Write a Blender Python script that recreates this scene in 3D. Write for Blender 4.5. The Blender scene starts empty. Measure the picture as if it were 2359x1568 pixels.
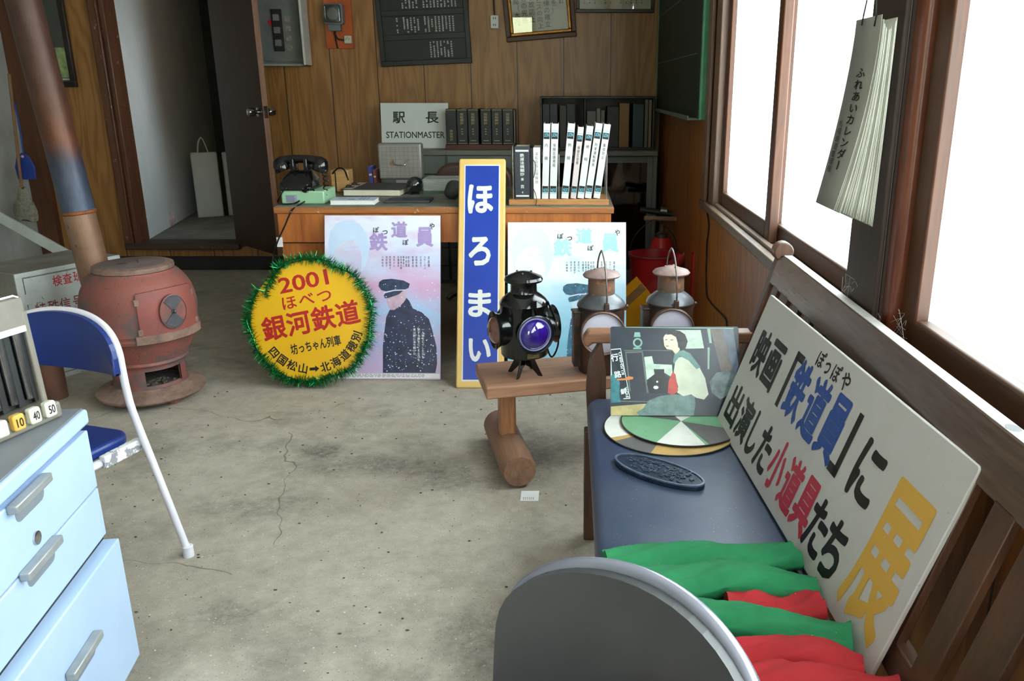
import bpy, math, random
from math import sin, cos, pi, radians, atan2, sqrt
from mathutils import Matrix, Vector

SC = bpy.context.scene
COL = SC.collection
random.seed(7)

# ------------------------------------------------------------------ camera
CAM_H, PITCH, FPX, CXP, CYP, PW, PH = 1.22, radians(17.1), 1900.0, 1310.0, 784.0, 2359, 1568
cam = bpy.data.cameras.new('camera')
cam.sensor_width = 36.0
cam.sensor_fit = 'HORIZONTAL'
cam.lens = 36.0 * FPX / PW
cam.shift_x = -(CXP - PW / 2) / PW
cam.clip_start = 0.02
camo = bpy.data.objects.new('camera', cam)
camo.location = (0, 0, CAM_H)
camo.rotation_euler = (pi / 2 - PITCH, 0, 0)
COL.objects.link(camo)
SC.camera = camo

# ------------------------------------------------------------------ sky, exposure
SC.view_settings.view_transform = 'Standard'
SC.view_settings.look = 'None'
SC.view_settings.gamma = 1.0
SC.view_settings.use_curve_mapping = False
SC.view_settings.exposure = 0.0
SC.cycles.use_denoising = True
SC.cycles.max_bounces = 10
SC.cycles.diffuse_bounces = 6
SC.cycles.glossy_bounces = 4
SC.cycles.transparent_max_bounces = 12
SC.cycles.sample_clamp_indirect = 8.0
SC.cycles.caustics_reflective = False
SC.cycles.caustics_refractive = False

world = bpy.data.worlds.new('overcast_sky')
SC.world = world
world.use_nodes = True
wn, wl = world.node_tree.nodes, world.node_tree.links
wn.clear()
w_out = wn.new('ShaderNodeOutputWorld')
w_bg = wn.new('ShaderNodeBackground')
w_tc = wn.new('ShaderNodeTexCoord')
w_sep = wn.new('ShaderNodeSeparateXYZ')
w_ramp = wn.new('ShaderNodeValToRGB')
w_map = wn.new('ShaderNodeMapRange')
w_map.inputs[1].default_value = -1.0
w_map.inputs[2].default_value = 1.0
e = w_ramp.color_ramp.elements
e[0].position, e[0].color = 0.36, (0.50, 0.48, 0.43, 1)
e[1].position, e[1].color = 1.0, (0.80, 0.93, 1.0, 1)
e2 = w_ramp.color_ramp.elements.new(0.47); e2.color = (0.62, 0.60, 0.54, 1)
e3 = w_ramp.color_ramp.elements.new(0.54); e3.color = (1.0, 1.0, 0.98, 1)
wl.new(w_tc.outputs['Generated'], w_sep.inputs[0])
wl.new(w_sep.outputs['Z'], w_map.inputs[0])
wl.new(w_map.outputs[0], w_ramp.inputs[0])
# a wooded hillside stands on the entrance side
w_gy = wn.new('ShaderNodeMapRange'); w_gy.inputs[1].default_value = -.75; w_gy.inputs[2].default_value = -.85
w_gz = wn.new('ShaderNodeMapRange'); w_gz.inputs[1].default_value = .17; w_gz.inputs[2].default_value = .10
w_mul = wn.new('ShaderNodeMath'); w_mul.operation = 'MULTIPLY'
w_mix = wn.new('ShaderNodeMix'); w_mix.data_type = 'RGBA'
w_mix.inputs[7].default_value = (.44, .47, .30, 1)
wl.new(w_sep.outputs['Y'], w_gy.inputs[0]); wl.new(w_sep.outputs['Z'], w_gz.inputs[0])
wl.new(w_gy.outputs[0], w_mul.inputs[0]); wl.new(w_gz.outputs[0], w_mul.inputs[1])
wl.new(w_mul.outputs[0], w_mix.inputs[0]); wl.new(w_ramp.outputs[0], w_mix.inputs[6])
wl.new(w_mix.outputs[2], w_bg.inputs['Color'])
wl.new(w_bg.outputs[0], w_out.inputs[0])
w_bg.inputs['Strength'].default_value = 15.0


def portal(name, loc, rot, sx, sy):
    """daylight opening: guides sampling of the sky through a window"""
    l = bpy.data.lights.new(name, 'AREA')
    l.shape = 'RECTANGLE'; l.size = sx; l.size_y = sy
    l.cycles.is_portal = True
    o = bpy.data.objects.new(name, l)
    o.location = loc; o.rotation_euler = rot
    COL.objects.link(o)


portal('window_daylight', (0.80, 1.0, 1.45), (0, pi / 2, 0), 1.5, 6.2)
portal('added_corridor_light', (-1.35, 6.10, 1.55), (0, pi / 2, 0), .7, .26)  # unseen opening, added to brighten the white corridor wall
portal('entrance_daylight', (-1.05, -2.28, 1.15), (pi / 2, 0, 0), 1.1, 2.3)

# ------------------------------------------------------------------ geometry helpers
FWD = Vector((0, cos(PITCH), -sin(PITCH)))
UPV = Vector((0, sin(PITCH), cos(PITCH)))
CAMP = Vector((0, 0, CAM_H))


def ray(u, v):
    return FWD + Vector((1, 0, 0)) * ((u - CXP) / FPX) - UPV * ((v - CYP) / FPX)


def at(u, v, x=None, y=None, z=None):
    """the point of the room seen at a pixel of the photograph, on a known plane"""
    d = ray(u, v)
    if x is not None: t = x / d.x
    elif y is not None: t = y / d.y
    else: t = (z - CAM_H) / d.z
    return CAMP + d * t


def frame(o, xd, yd):
    x = Vector(xd).normalized()
    y = Vector(yd); y = (y - x * y.dot(x)).normalized()
    z = x.cross(y)
    return Matrix(((x.x, y.x, z.x, o[0]), (x.y, y.y, z.y, o[1]), (x.z, y.z, z.z, o[2]), (0, 0, 0, 1)))


def on(M, u, v, zl=0.0):
    """pixel -> local x, y on the plane of a board or sign"""
    n = Vector((M[0][2], M[1][2], M[2][2])); p0 = M @ Vector((0, 0, zl))
    d = ray(u, v)
    t = (p0 - CAMP).dot(n) / d.dot(n)
    q = M.inverted() @ (CAMP + d * t)
    return q.x, q.y


def T(x, y, z): return Matrix.Translation((x, y, z))
def RX(a): return Matrix.Rotation(a, 4, 'X')
def RY(a): return Matrix.Rotation(a, 4, 'Y')
def RZ(a): return Matrix.Rotation(a, 4, 'Z')


_glyphs = {}


def glyph(s, bold):
    k = (s, bold)
    if k not in _glyphs:
        cu = bpy.data.curves.new('g', 'FONT')
        cu.body = s; cu.size = 1.0; cu.resolution_u = 3
        ob = bpy.data.objects.new('g', cu)
        me = ob.to_mesh()
        vs = [(v.co.x, v.co.y, 0) for v in me.vertices]
        fs = [tuple(p.vertices) for p in me.polygons]
        ob.to_mesh_clear()
        bpy.data.objects.remove(ob); bpy.data.curves.remove(cu)
        if bold:                        # heavier strokes: the outline repeated around itself
            n = len(vs); dirs = [(0, 0)] + [(cos(pi * i / 4) * bold, sin(pi * i / 4) * bold) for i in range(8)]
            fs = [tuple(i + n * q for i in f) for q in range(9) for f in fs]
            vs = [(x + dirs[q][0], y + dirs[q][1], q * 3e-5) for q in range(9) for x, y, _ in vs]
        _glyphs[k] = (vs, fs)
    return _glyphs[k]


class MB:
    def __init__(s):
        s.v = []; s.f = []; s.m = []

    def add(s, vs, fs, M=None, mi=0):
        b = len(s.v)
        for p in vs:
            p = Vector(p)
            s.v.append(M @ p if M is not None else p)
        for f in fs:
            s.f.append(tuple(i + b for i in f)); s.m.append(mi)
        return s

    def box(s, x0, x1, y0, y1, z0, z1, M=None, mi=0):
        vs = [(x, y, z) for x in (x0, x1) for y in (y0, y1) for z in (z0, z1)]
        fs = [(0, 1, 3, 2), (4, 6, 7, 5), (0, 4, 5, 1), (2, 3, 7, 6), (0, 2, 6, 4), (1, 5, 7, 3)]
        return s.add(vs, fs, M, mi)

    def prism(s, poly, z0, z1, M=None, mi=0):
        n = len(poly)
        vs = [(x, y, z0) for x, y in poly] + [(x, y, z1) for x, y in poly]
        fs = [tuple(range(n - 1, -1, -1)), tuple(range(n, 2 * n))]
        fs += [(i, (i + 1) % n, n + (i + 1) % n, n + i) for i in range(n)]
        return s.add(vs, fs, M, mi)

    def flat(s, poly, z=0.0, M=None, mi=0):
        return s.add([(x, y, z) for x, y in poly], [tuple(range(len(poly)))], M, mi)

    def rect(s, x0, y0, x1, y1, z=0.0, M=None, mi=0):
        return s.flat([(x0, y0), (x1, y0), (x1, y1), (x0, y1)], z, M, mi)

    def lathe(s, prof, n=32, M=None, mi=0, a0=0.0, a1=2 * pi, skip=None, caps=True, mif=None):
        full = abs(a1 - a0 - 2 * pi) < 1e-6
        na = n if full else n + 1
        vs, fs = [], []
        b = len(s.v)
        for r, z in prof:
            for i in range(na):
                a = a0 + (a1 - a0) * i / n
                vs.append((r * cos(a), r * sin(a), z))
        mis = []
        for j in range(len(prof) - 1):
            for i in range(n):
                if skip and skip(j, i): continue
                i2 = (i + 1) % na
                fs.append((j * na + i, j * na + i2, (j + 1) * na + i2, (j + 1) * na + i))
                mis.append(mif(j, i) if mif else mi)
        if full and caps:
            if prof[0][0] > 1e-6: fs.append(tuple(range(na - 1, -1, -1))); mis.append(mi)
            if prof[-1][0] > 1e-6: fs.append(tuple((len(prof) - 1) * na + i for i in range(na))); mis.append(mi)
        k = len(s.m)
        s.add(vs, fs, M, mi)
        s.m[k:] = mis
        return s

    def tube(s, pts, r, n=8, mi=0, closed=False, M=None):
        pts = [Vector(p) for p in pts]
        m = len(pts)
        rs = r if isinstance(r, (list, tuple)) else [r] * m
        vs, fs = [], []
        nrm = None
        for i in range(m):
            if closed: t = pts[(i + 1) % m] - pts[i - 1]
            else: t = pts[min(i + 1, m - 1)] - pts[max(i - 1, 0)]
            t = t.normalized() if t.length > 1e-9 else Vector((0, 0, 1))
            if nrm is None:
                nrm = t.orthogonal().normalized()
            else:
                nrm = nrm - t * nrm.dot(t)
                nrm = nrm.normalized() if nrm.length > 1e-6 else t.orthogonal().normalized()
            bn = t.cross(nrm)
            for k in range(n):
                a = 2 * pi * k / n
                vs.append(pts[i] + (nrm * cos(a) + bn * sin(a)) * rs[i])
        for i in range(m if closed else m - 1):
            j = (i + 1) % m
            for k in range(n):
                k2 = (k + 1) % n
                fs.append((i * n + k, i * n + k2, j * n + k2, j * n + k))
        if not closed:
            fs.append(tuple(range(n - 1, -1, -1)))
            fs.append(tuple((m - 1) * n + k for k in range(n)))
        return s.add(vs, fs, M, mi)

    def loft(s, rings, M=None, mi=0, caps=True, closed=True):
        n = len(rings[0]); vs = [p for r in rings for p in r]; fs = []
        for i in range(len(rings) - 1):
            for k in range(n if closed else n - 1):
                k2 = (k + 1) % n
                fs.append((i * n + k, i * n + k2, (i + 1) * n + k2, (i + 1) * n + k))
        if caps and closed:
            fs.append(tuple(range(n - 1, -1, -1)))
            fs.append(tuple((len(rings) - 1) * n + k for k in range(n)))
        return s.add(vs, fs, M, mi)

    def ball(s, c, rx, ry=None, rz=None, n=16, M=None, mi=0):
        ry = ry or rx; rz = rz or rx
        prof = [(sin(pi * j / n) + 1e-5, -cos(pi * j / n)) for j in range(n + 1)]
        Q = T(*c) @ Matrix.Diagonal((rx, ry, rz, 1))
        return s.lathe(prof, n * 2, (M @ Q) if M is not None else Q, mi, caps=False)

    def fit(s, txt, x0, y0, x1, y1, z=0.0, bold=0.0, M=None, mi=0):
        """writing stretched to fill a box exactly"""
        vs, fs = glyph(txt, bold)
        ax = min(p[0] for p in vs); bx = max(p[0] for p in vs)
        ay = min(p[1] for p in vs); by = max(p[1] for p in vs)
        return s.add([(x0 + (p[0] - ax) / max(bx - ax, 1e-6) * (x1 - x0), y0 + (p[1] - ay) / max(by - ay, 1e-6) * (y1 - y0), z + p[2]) for p in vs], fs, M, mi)

    def cells(s, txt, x0, y0, x1, y1, z=0.0, bold=0.0, vertical=False, M=None, mi=0, fill=0.94):
        """writing set one character to a cell, across or downwards"""
        n = len(txt)
        for i, ch in enumerate(txt):
            if ch == ' ': continue
            vs, fs = glyph(ch, bold)
            if not vs: continue
            if vertical:
                cw, chh = (x1 - x0), (y1 - y0) / n
                cx, cy = (x0 + x1) / 2, y1 - (i + .5) * chh
            else:
                cw, chh = (x1 - x0) / n, (y1 - y0)
                cx, cy = x0 + (i + .5) * cw, (y0 + y1) / 2
            half = .5
            if ord(ch) < 256:
                half = (min(p[0] for p in vs) + max(p[0] for p in vs)) / 2
            pts = [((p[0] - half) * fill, (p[1] - .38) * fill, p[2]) for p in vs]
            if vertical and ch in 'ー―':
                pts = [(q, -p, k) for p, q, k in pts]
            s.add([(cx + p * cw, cy + q * chh, z + k) for p, q, k in pts], fs, M, mi)
        return s

    def build(s, name, mats, parent=None, M=None, smooth=35, bevel=0.0, seg=2, sub=0):
        me = bpy.data.meshes.new(name)
        me.from_pydata([tuple(p) for p in s.v], [], s.f)
        if not isinstance(mats, (list, tuple)): mats = [mats]
        for m in mats: me.materials.append(m)
        if len(mats) > 1: me.polygons.foreach_set('material_index', s.m)
        if smooth:
            me.polygons.foreach_set('use_smooth', [True] * len(me.polygons))
            me.set_sharp_from_angle(angle=radians(smooth))
        me.update()
        o = bpy.data.objects.new(name, me)
        COL.objects.link(o)
        if parent is not None: o.parent = parent
        if M is not None: o.matrix_local = M
        if sub:
            md = o.modifiers.new('smooth_surface', 'SUBSURF'); md.levels = sub; md.render_levels = sub
        if bevel:
            md = o.modifiers.new('soft_edges', 'BEVEL')
            md.width = bevel; md.segments = seg; md.limit_method = 'ANGLE'; md.angle_limit = radians(40)
        return o


def tag(o, label, cat, group=None, kind=None):
    o['label'] = label; o['category'] = cat
    if group: o['group'] = group
    if kind: o['kind'] = kind
    return o


def thing(name, label, cat, M=None, group=None):
    o = bpy.data.objects.new(name, None)
    o.empty_display_size = 0.05
    COL.objects.link(o)
    if M is not None: o.matrix_local = M
    return tag(o, label, cat, group)


def struct(o):
    o['kind'] = 'structure'
    return o


def copy_tree(o, parent=None):
    c = o.copy(); COL.objects.link(c)
    if parent is not None: c.parent = parent
    for ch in list(o.children): copy_tree(ch, c)
    return c


def arc(n, f, a, b): return [f(a + (b - a) * i / (n - 1)) for i in range(n)]


def smooth_path(pts, k=6):
    """Catmull-Rom through the points"""
    P = [Vector(p) for p in pts]; out = []
    for i in range(len(P) - 1):
        p0, p1, p2, p3 = P[max(i - 1, 0)], P[i], P[i + 1], P[min(i + 2, len(P) - 1)]
        for j in range(k):
            t = j / k
            out.append(.5 * ((2 * p1) + (p2 - p0) * t + (2 * p0 - 5 * p1 + 4 * p2 - p3) * t * t + (3 * p1 - p0 - 3 * p2 + p3) * t ** 3))
    out.append(P[-1])
    return out


def rrect(x0, y0, x1, y1, r, k=5):
    out = []
    for cx, cy, a in ((x1 - r, y1 - r, 0), (x0 + r, y1 - r, pi / 2), (x0 + r, y0 + r, pi), (x1 - r, y0 + r, 1.5 * pi)):
        out += [(cx + r * cos(a + pi / 2 * i / k), cy + r * sin(a + pi / 2 * i / k)) for i in range(k + 1)]
    return out


def circ(cx, cy, r, n=24, ry=None, a0=0.0):
    ry = ry or r
    return [(cx + r * cos(a0 + 2 * pi * i / n), cy + ry * sin(a0 + 2 * pi * i / n)) for i in range(n)]


# ------------------------------------------------------------------ materials
def lin(c):
    return tuple(((x / 255) / 12.92 if x / 255 <= 0.04045 else ((x / 255 + 0.055) / 1.055) ** 2.4) for x in c) + (1,)


class NT:
    def __init__(s, name):
        s.mat = bpy.data.materials.new(name); s.mat.use_nodes = True
        s.n = s.mat.node_tree.nodes; s.l = s.mat.node_tree.links
        s.n.clear()
        s.out = s.n.new('ShaderNodeOutputMaterial')
        s.b = s.n.new('ShaderNodeBsdfPrincipled')
        s.l.new(s.b.outputs[0], s.out.inputs[0])
        s.tc = s.n.new('ShaderNodeTexCoord')

    def map(s, scale=(1, 1, 1), rot=(0, 0, 0), loc=(0, 0, 0)):
        m = s.n.new('ShaderNodeMapping')
        m.inputs['Scale'].default_value = scale; m.inputs['Rotation'].default_value = rot; m.inputs['Location'].default_value = loc
        s.l.new(s.tc.outputs['Object'], m.inputs[0]); return m.outputs[0]

    def noise(s, vec, scale, detail=4, rough=.6, dist=0.0):
        t = s.n.new('ShaderNodeTexNoise')
        t.inputs['Scale'].default_value = scale; t.inputs['Detail'].default_value = detail
        t.inputs['Roughness'].default_value = rough; t.inputs['Distortion'].default_value = dist
        s.l.new(vec, t.inputs['Vector']); return t.outputs['Fac']

    def ramp(s, fac, stops):
        r = s.n.new('ShaderNodeValToRGB'); el = r.color_ramp.elements
        el[0].position, el[0].color = stops[0]
        el[1].position, el[1].color = stops[-1]
        for p, c in stops[1:-1]:
            x = el.new(p); x.color = c
        s.l.new(fac, r.inputs[0]); return r.outputs[0]

    def mix(s, fac, a, b, mode='MIX'):
        m = s.n.new('ShaderNodeMix'); m.data_type = 'RGBA'; m.blend_type = mode
        for sock, val in ((m.inputs[0], fac), (m.inputs[6], a), (m.inputs[7], b)):
            if hasattr(val, 'node'): s.l.new(val, sock)
            else: sock.default_value = val
        return m.outputs[2]

    def math(s, op, a, b=None):
        m = s.n.new('ShaderNodeMath'); m.operation = op
        for i, val in enumerate((a, b)):
            if val is None: continue
            if hasattr(val, 'node'): s.l.new(val, m.inputs[i])
            else: m.inputs[i].default_value = val
        return m.outputs[0]

    def bump(s, h, strength=.3, dist=.002):
        b = s.n.new('ShaderNodeBump'); b.inputs['Strength'].default_value = strength; b.inputs['Distance'].default_value = dist
        s.l.new(h, b.inputs['Height']); s.l.new(b.outputs[0], s.b.inputs['Normal'])

    def fin(s, col, rough=.5, metal=0.0, spec=.5, coat=0.0):
        i = s.b.inputs
        if hasattr(col, 'node'): s.l.new(col, i['Base Color'])
        else: i['Base Color'].default_value = col
        if hasattr(rough, 'node'): s.l.new(rough, i['Roughness'])
        else: i['Roughness'].default_value = rough
        i['Metallic'].default_value = metal; i['Specular IOR Level'].default_value = spec
        i['Coat Weight'].default_value = coat
        return s.mat


def mat(name, c, c2=None, rough=.55, metal=0.0, scale=14, bump=0.0, bscale=90, lo=.35, hi=.65, spec=.5, coat=0.0, speck=None, sscale=160, sth=.68):
    """paint, paper, metal or cloth with a mottled second tone and optional specks"""
    t = NT(name); v = t.map()
    c = lin(c)
    if c2 is None: c2 = tuple(x * .86 for x in c[:3]) + (1,)
    else: c2 = lin(c2)
    col = t.ramp(t.noise(v, scale, 5, .62), [(lo, c), (hi, c2)])
    if speck is not None:
        k = t.ramp(t.noise(v, sscale, 2, .5), [(sth, (0, 0, 0, 1)), (min(sth + .04, 1), (1, 1, 1, 1))])
        col = t.mix(k, col, lin(speck))
    if bump: t.bump(t.noise(v, bscale, 4, .6), bump, .0015)
    return t.fin(col, rough, metal, spec, coat)


def wood(name, c1, c2, axis='x', scale=1.0, rough=.5, bump=.12, dark=None, worn=None):
    """grain running along one axis of the part"""
    t = NT(name)
    st = {'x': (1.2, 14, 14), 'y': (14, 1.2, 14), 'z': (14, 14, 1.2)}[axis]
    v = t.map(tuple(k * scale for k in st))
    n1 = t.noise(v, 2.2, 6, .6, .8)
    col = t.ramp(n1, [(.28, lin(c1)), (.72, lin(c2))])
    v2 = t.map(tuple(k * scale * 4 for k in st))
    fine = t.ramp(t.noise(v2, 3, 3, .6), [(.45, (1, 1, 1, 1)), (.75, (.72, .70, .68, 1))])
    col = t.mix(1.0, col, fine, 'MULTIPLY')
    if dark is not None:
        k = t.ramp(t.noise(t.map(), 9, 4, .65), [(.55, (0, 0, 0, 1)), (.72, (1, 1, 1, 1))])
        col = t.mix(k, col, lin(dark))
    if worn is not None:
        k = t.ramp(t.noise(t.map((1, 1, 1), (0, 0, 0), (3, 1, 2)), 22, 4, .7), [(.62, (0, 0, 0, 1)), (.68, (1, 1, 1, 1))])
        col = t.mix(k, col, lin(worn))
    t.bump(n1, bump, .002)
    return t.fin(col, rough)


def panel_mat(name, c1, c2, axis, pitch, offset, seam=.006):
    """printed wood veneer board with dark seams between the planks"""
    t = NT(name)
    sep = t.n.new('ShaderNodeSeparateXYZ'); t.l.new(t.tc.outputs['Object'], sep.inputs[0])
    h = sep.outputs[0 if axis == 'x' else 1]
    q = t.math('DIVIDE', t.math('SUBTRACT', h, offset), pitch)
    fr = t.math('FRACT', q)
    idx = t.math('FLOOR', q)
    st = (6, 6, .55) if axis == 'x' else (6, 6, .55)
    m = t.n.new('ShaderNodeMapping'); m.inputs['Scale'].default_value = st
    cmb = t.n.new('ShaderNodeCombineXYZ')
    t.l.new(t.math('MULTIPLY', idx, 3.7), cmb.inputs[0]); t.l.new(t.math('MULTIPLY', idx, 1.9), cmb.inputs[2])
    va = t.n.new('ShaderNodeVectorMath'); va.operation = 'ADD'
    t.l.new(t.tc.outputs['Object'], m.inputs[0]); t.l.new(m.outputs[0], va.inputs[0]); t.l.new(cmb.outputs[0], va.inputs[1])
    n1 = t.noise(va.outputs[0], 1.3, 2, .5, .4)
    rings = t.math('FRACT', t.math('MULTIPLY', n1, 9))
    rings = t.math('ABSOLUTE', t.math('SUBTRACT', rings, .5))
    col = t.ramp(rings, [(.05, lin(c2)), (.42, lin(c1))])
    m2 = t.n.new('ShaderNodeMapping'); m2.inputs['Scale'].default_value = (40, 40, 2.2)
    t.l.new(t.tc.outputs['Object'], m2.inputs[0])
    fine = t.ramp(t.noise(m2.outputs[0], 3, 4, .7), [(.35, (1, 1, 1, 1)), (.8, (.72, .68, .62, 1))])
    col = t.mix(1.0, col, fine, 'MULTIPLY')
    s1 = t.math('LESS_THAN', fr, seam / pitch)
    col = t.mix(s1, col, lin((40, 26, 14)))
    t.bump(t.math('SUBTRACT', 1.0, s1), .6, .003)
    return t.fin(col, .38)


def glass_mat(name, tint, rough=0.0, thin=.12, frosted=0.0):
    """thin window glass: mostly passes light, scatters a part when frosted, shines a little"""
    t = NT(name)
    t.n.remove(t.b)
    tr = t.n.new('ShaderNodeBsdfTransparent'); tr.inputs[0].default_value = tint
    gl = t.n.new('ShaderNodeBsdfGlossy'); gl.inputs['Roughness'].default_value = rough
    a = tr.outputs[0]
    if frosted:
        tl = t.n.new('ShaderNodeBsdfTranslucent')
        n = t.noise(t.map((5, 5, 1.2)), 3.5, 5, .6)
        c = t.ramp(n, [(.3, (tint[0] * .88, tint[1] * .97, 1, 1)), (.6, (1, 1, 1, 1))])
        t.l.new(c, tl.inputs[0])
        mx = t.n.new('ShaderNodeMixShader'); mx.inputs[0].default_value = frosted
        t.l.new(a, mx.inputs[1]); t.l.new(tl.outputs[0], mx.inputs[2]); a = mx.outputs[0]
    m2 = t.n.new('ShaderNodeMixShader'); m2.inputs[0].default_value = thin
    t.l.new(a, m2.inputs[1]); t.l.new(gl.outputs[0], m2.inputs[2])
    t.l.new(m2.outputs[0], t.out.inputs[0])
    return t.mat


M_ = {}
M_['panel'] = panel_mat('veneer_panel_back', (166, 118, 66), (143, 98, 52), 'x', .3035, -.034 - .3035 * 20)
M_['panel_r'] = panel_mat('veneer_panel_side', (168, 108, 54), (146, 90, 44), 'y', .455, .1)
M_['plaster'] = mat('grey_plaster', (176, 178, 172), (150, 152, 147), .9, scale=3, bump=.15, bscale=60)
M_['plaster_w'] = mat('white_plaster', (228, 234, 234), (214, 221, 222), .9, scale=2.5, bump=.1, bscale=50)
M_['ceil'] = mat('ceiling_board', (196, 194, 186), (180, 178, 168), .9, scale=2)
M_['base'] = mat('black_baseboard', (34, 31, 28), (22, 20, 18), .5)
M_['frame_w'] = wood('window_timber', (94, 52, 26), (64, 36, 19), 'z', .8, .5, .1)
M_['frame_h'] = wood('window_rail_timber', (92, 58, 36), (66, 42, 28), 'y', .8, .5, .1)
M_['post'] = wood('dark_post_timber', (62, 44, 34), (46, 32, 25), 'z', .8, .6)
M_['redpost'] = wood('varnished_post', (118, 60, 34), (84, 42, 25), 'z', .7, .3, .08)
M_['sill'] = wood('sill_timber', (128, 108, 90), (92, 74, 58), 'y', .8, .5)
M_['door'] = wood('dark_door_veneer', (68, 45, 31), (46, 31, 22), 'z', 1.2, .45)
M_['dooredge'] = wood('door_edge_timber', (150, 108, 82), (120, 84, 62), 'z', 1, .5)
M_['jamb'] = wood('jamb_timber', (112, 70, 48), (78, 46, 32), 'z', .9, .4, worn=(150, 130, 112))
M_['doorsill'] = wood('threshold_timber', (78, 62, 48), (54, 42, 33), 'x', .9, .6, worn=(112, 98, 82))
M_['chrome'] = mat('chrome', (210, 210, 214), (190, 190, 194), .12, 1.0)
M_['steel'] = mat('dull_steel', (150, 150, 150), (112, 110, 106), .35, .9, scale=30)
M_['black'] = mat('black_gloss', (16, 17, 18), (10, 10, 11), .16, coat=.3)
M_['blackm'] = mat('black_matt', (26, 27, 28), (17, 17, 18), .6)
M_['white'] = mat('white_paint', (222, 222, 218), (208, 208, 204), .4, scale=5)
M_['paper'] = mat('cream_paper', (226, 220, 200), (206, 198, 176), .8, scale=8)
M_['paperw'] = mat('white_paper', (234, 234, 232), (222, 222, 220), .7, scale=6)
M_['ink'] = mat('black_ink', (24, 24, 27), (16, 16, 18), .45)
M_['frost'] = glass_mat('frosted_glass', (.93, .98, 1.0, 1), .25, .05, .55)
M_['clear'] = glass_mat('clear_glass', (.97, .98, .98, 1), .02, .10)
M_['picglass'] = glass_mat('picture_glass', (.97, .98, .97, 1), .01, .10)


def floor_mat():
    t = NT('worn_concrete')
    v = t.map()
    big = t.noise(v, .9, 5, .55)
    col = t.ramp(big, [(.30, lin((154, 144, 130))), (.5, lin((172, 163, 149))), (.72, lin((186, 178, 166)))])
    st = t.ramp(t.noise(t.map((1, 1.15, 1), (0, 0, .3), (4, 2, 0)), 1.6, 6, .70), [(.52, (0, 0, 0, 1)), (.80, (1, 1, 1, 1))])
    col = t.mix(st, col, lin((104, 98, 90)))
    # dark smudges between the stove and the bench
    wob = t.noise(v, 5.5, 6, .75)
    grain = t.ramp(t.noise(v, 42, 4, .75), [(.35, (.25, .25, .25, 1)), (.6, (1, 1, 1, 1))])
    for cx, cy, rx, ry, k in ((-.62, 2.52, .42, .10, .62), (-.86, 2.66, .13, .07, .75), (-.35, 2.42, .25, .10, .5), (-.82, 1.72, .14, .06, .55), (-.95, 2.25, .30, .12, .45), (-.20, 1.62, .16, .22, .5), (-.15, 2.62, .22, .30, .6)):
        m = t.n.new('ShaderNodeMapping'); m.vector_type = 'POINT'
        m.inputs['Location'].default_value = (-cx / rx, -cy / ry, 0); m.inputs['Scale'].default_value = (1 / rx, 1 / ry, 0)
        t.l.new(t.tc.outputs['Object'], m.inputs[0])
        ln = t.n.new('ShaderNodeVectorMath'); ln.operation = 'LENGTH'; t.l.new(m.outputs[0], ln.inputs[0])
        dd = t.math('ADD', ln.outputs['Value'], t.math('MULTIPLY', t.math('SUBTRACT', wob, .5), 2.4))
        fk = t.ramp(dd, [(.25, (k, k, k, 1)), (.98, (0, 0, 0, 1))])
        col = t.mix(t.math('MULTIPLY', fk, grain), col, lin((84, 80, 76)))
    med = t.ramp(t.noise(v, 16, 5, .7), [(.3, (.80, .79, .77, 1)), (.65, (1.06, 1.06, 1.06, 1))])
    col = t.mix(1.0, col, med, 'MULTIPLY')
    sp = t.ramp(t.noise(v, 230, 3, .6), [(.62, (0, 0, 0, 1)), (.70, (1, 1, 1, 1))])
    col = t.mix(sp, col, lin((74, 68, 61)))
    sp2 = t.ramp(t.noise(t.map((1, 1, 1), (0, 0, 0), (7, 3, 0)), 120, 2, .5), [(.69, (0, 0, 0, 1)), (.73, (1, 1, 1, 1))])
    col = t.mix(sp2, col, lin((206, 203, 196)))
    # hairline cracks
    vo = t.n.new('ShaderNodeTexVoronoi'); vo.feature = 'DISTANCE_TO_EDGE'; vo.inputs['Scale'].default_value = .8
    wv = t.n.new('ShaderNodeVectorMath'); wv.operation = 'ADD'
    nz = t.n.new('ShaderNodeTexNoise'); nz.inputs['Scale'].default_value = 5; t.l.new(v, nz.inputs['Vector'])
    sc = t.n.new('ShaderNodeVectorMath'); sc.operation = 'SCALE'; sc.inputs['Scale'].default_value = .18
    t.l.new(nz.outputs['Color'], sc.inputs[0]); t.l.new(v, wv.inputs[0]); t.l.new(sc.outputs[0], wv.inputs[1])
    t.l.new(wv.outputs[0], vo.inputs['Vector'])
    ck = t.math('LESS_THAN', vo.outputs['Distance'], .0012)
    col = t.mix(t.math('MULTIPLY', ck, t.math('MULTIPLY', t.math('GREATER_THAN', t.noise(v, 1.1, 2, .5), .52), .55)), col, lin((70, 64, 58)))
    t.bump(t.noise(v, 60, 6, .75), .35, .004)
    return t.fin(col, .82, spec=.3)


M_['floor'] = floor_mat()
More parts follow.
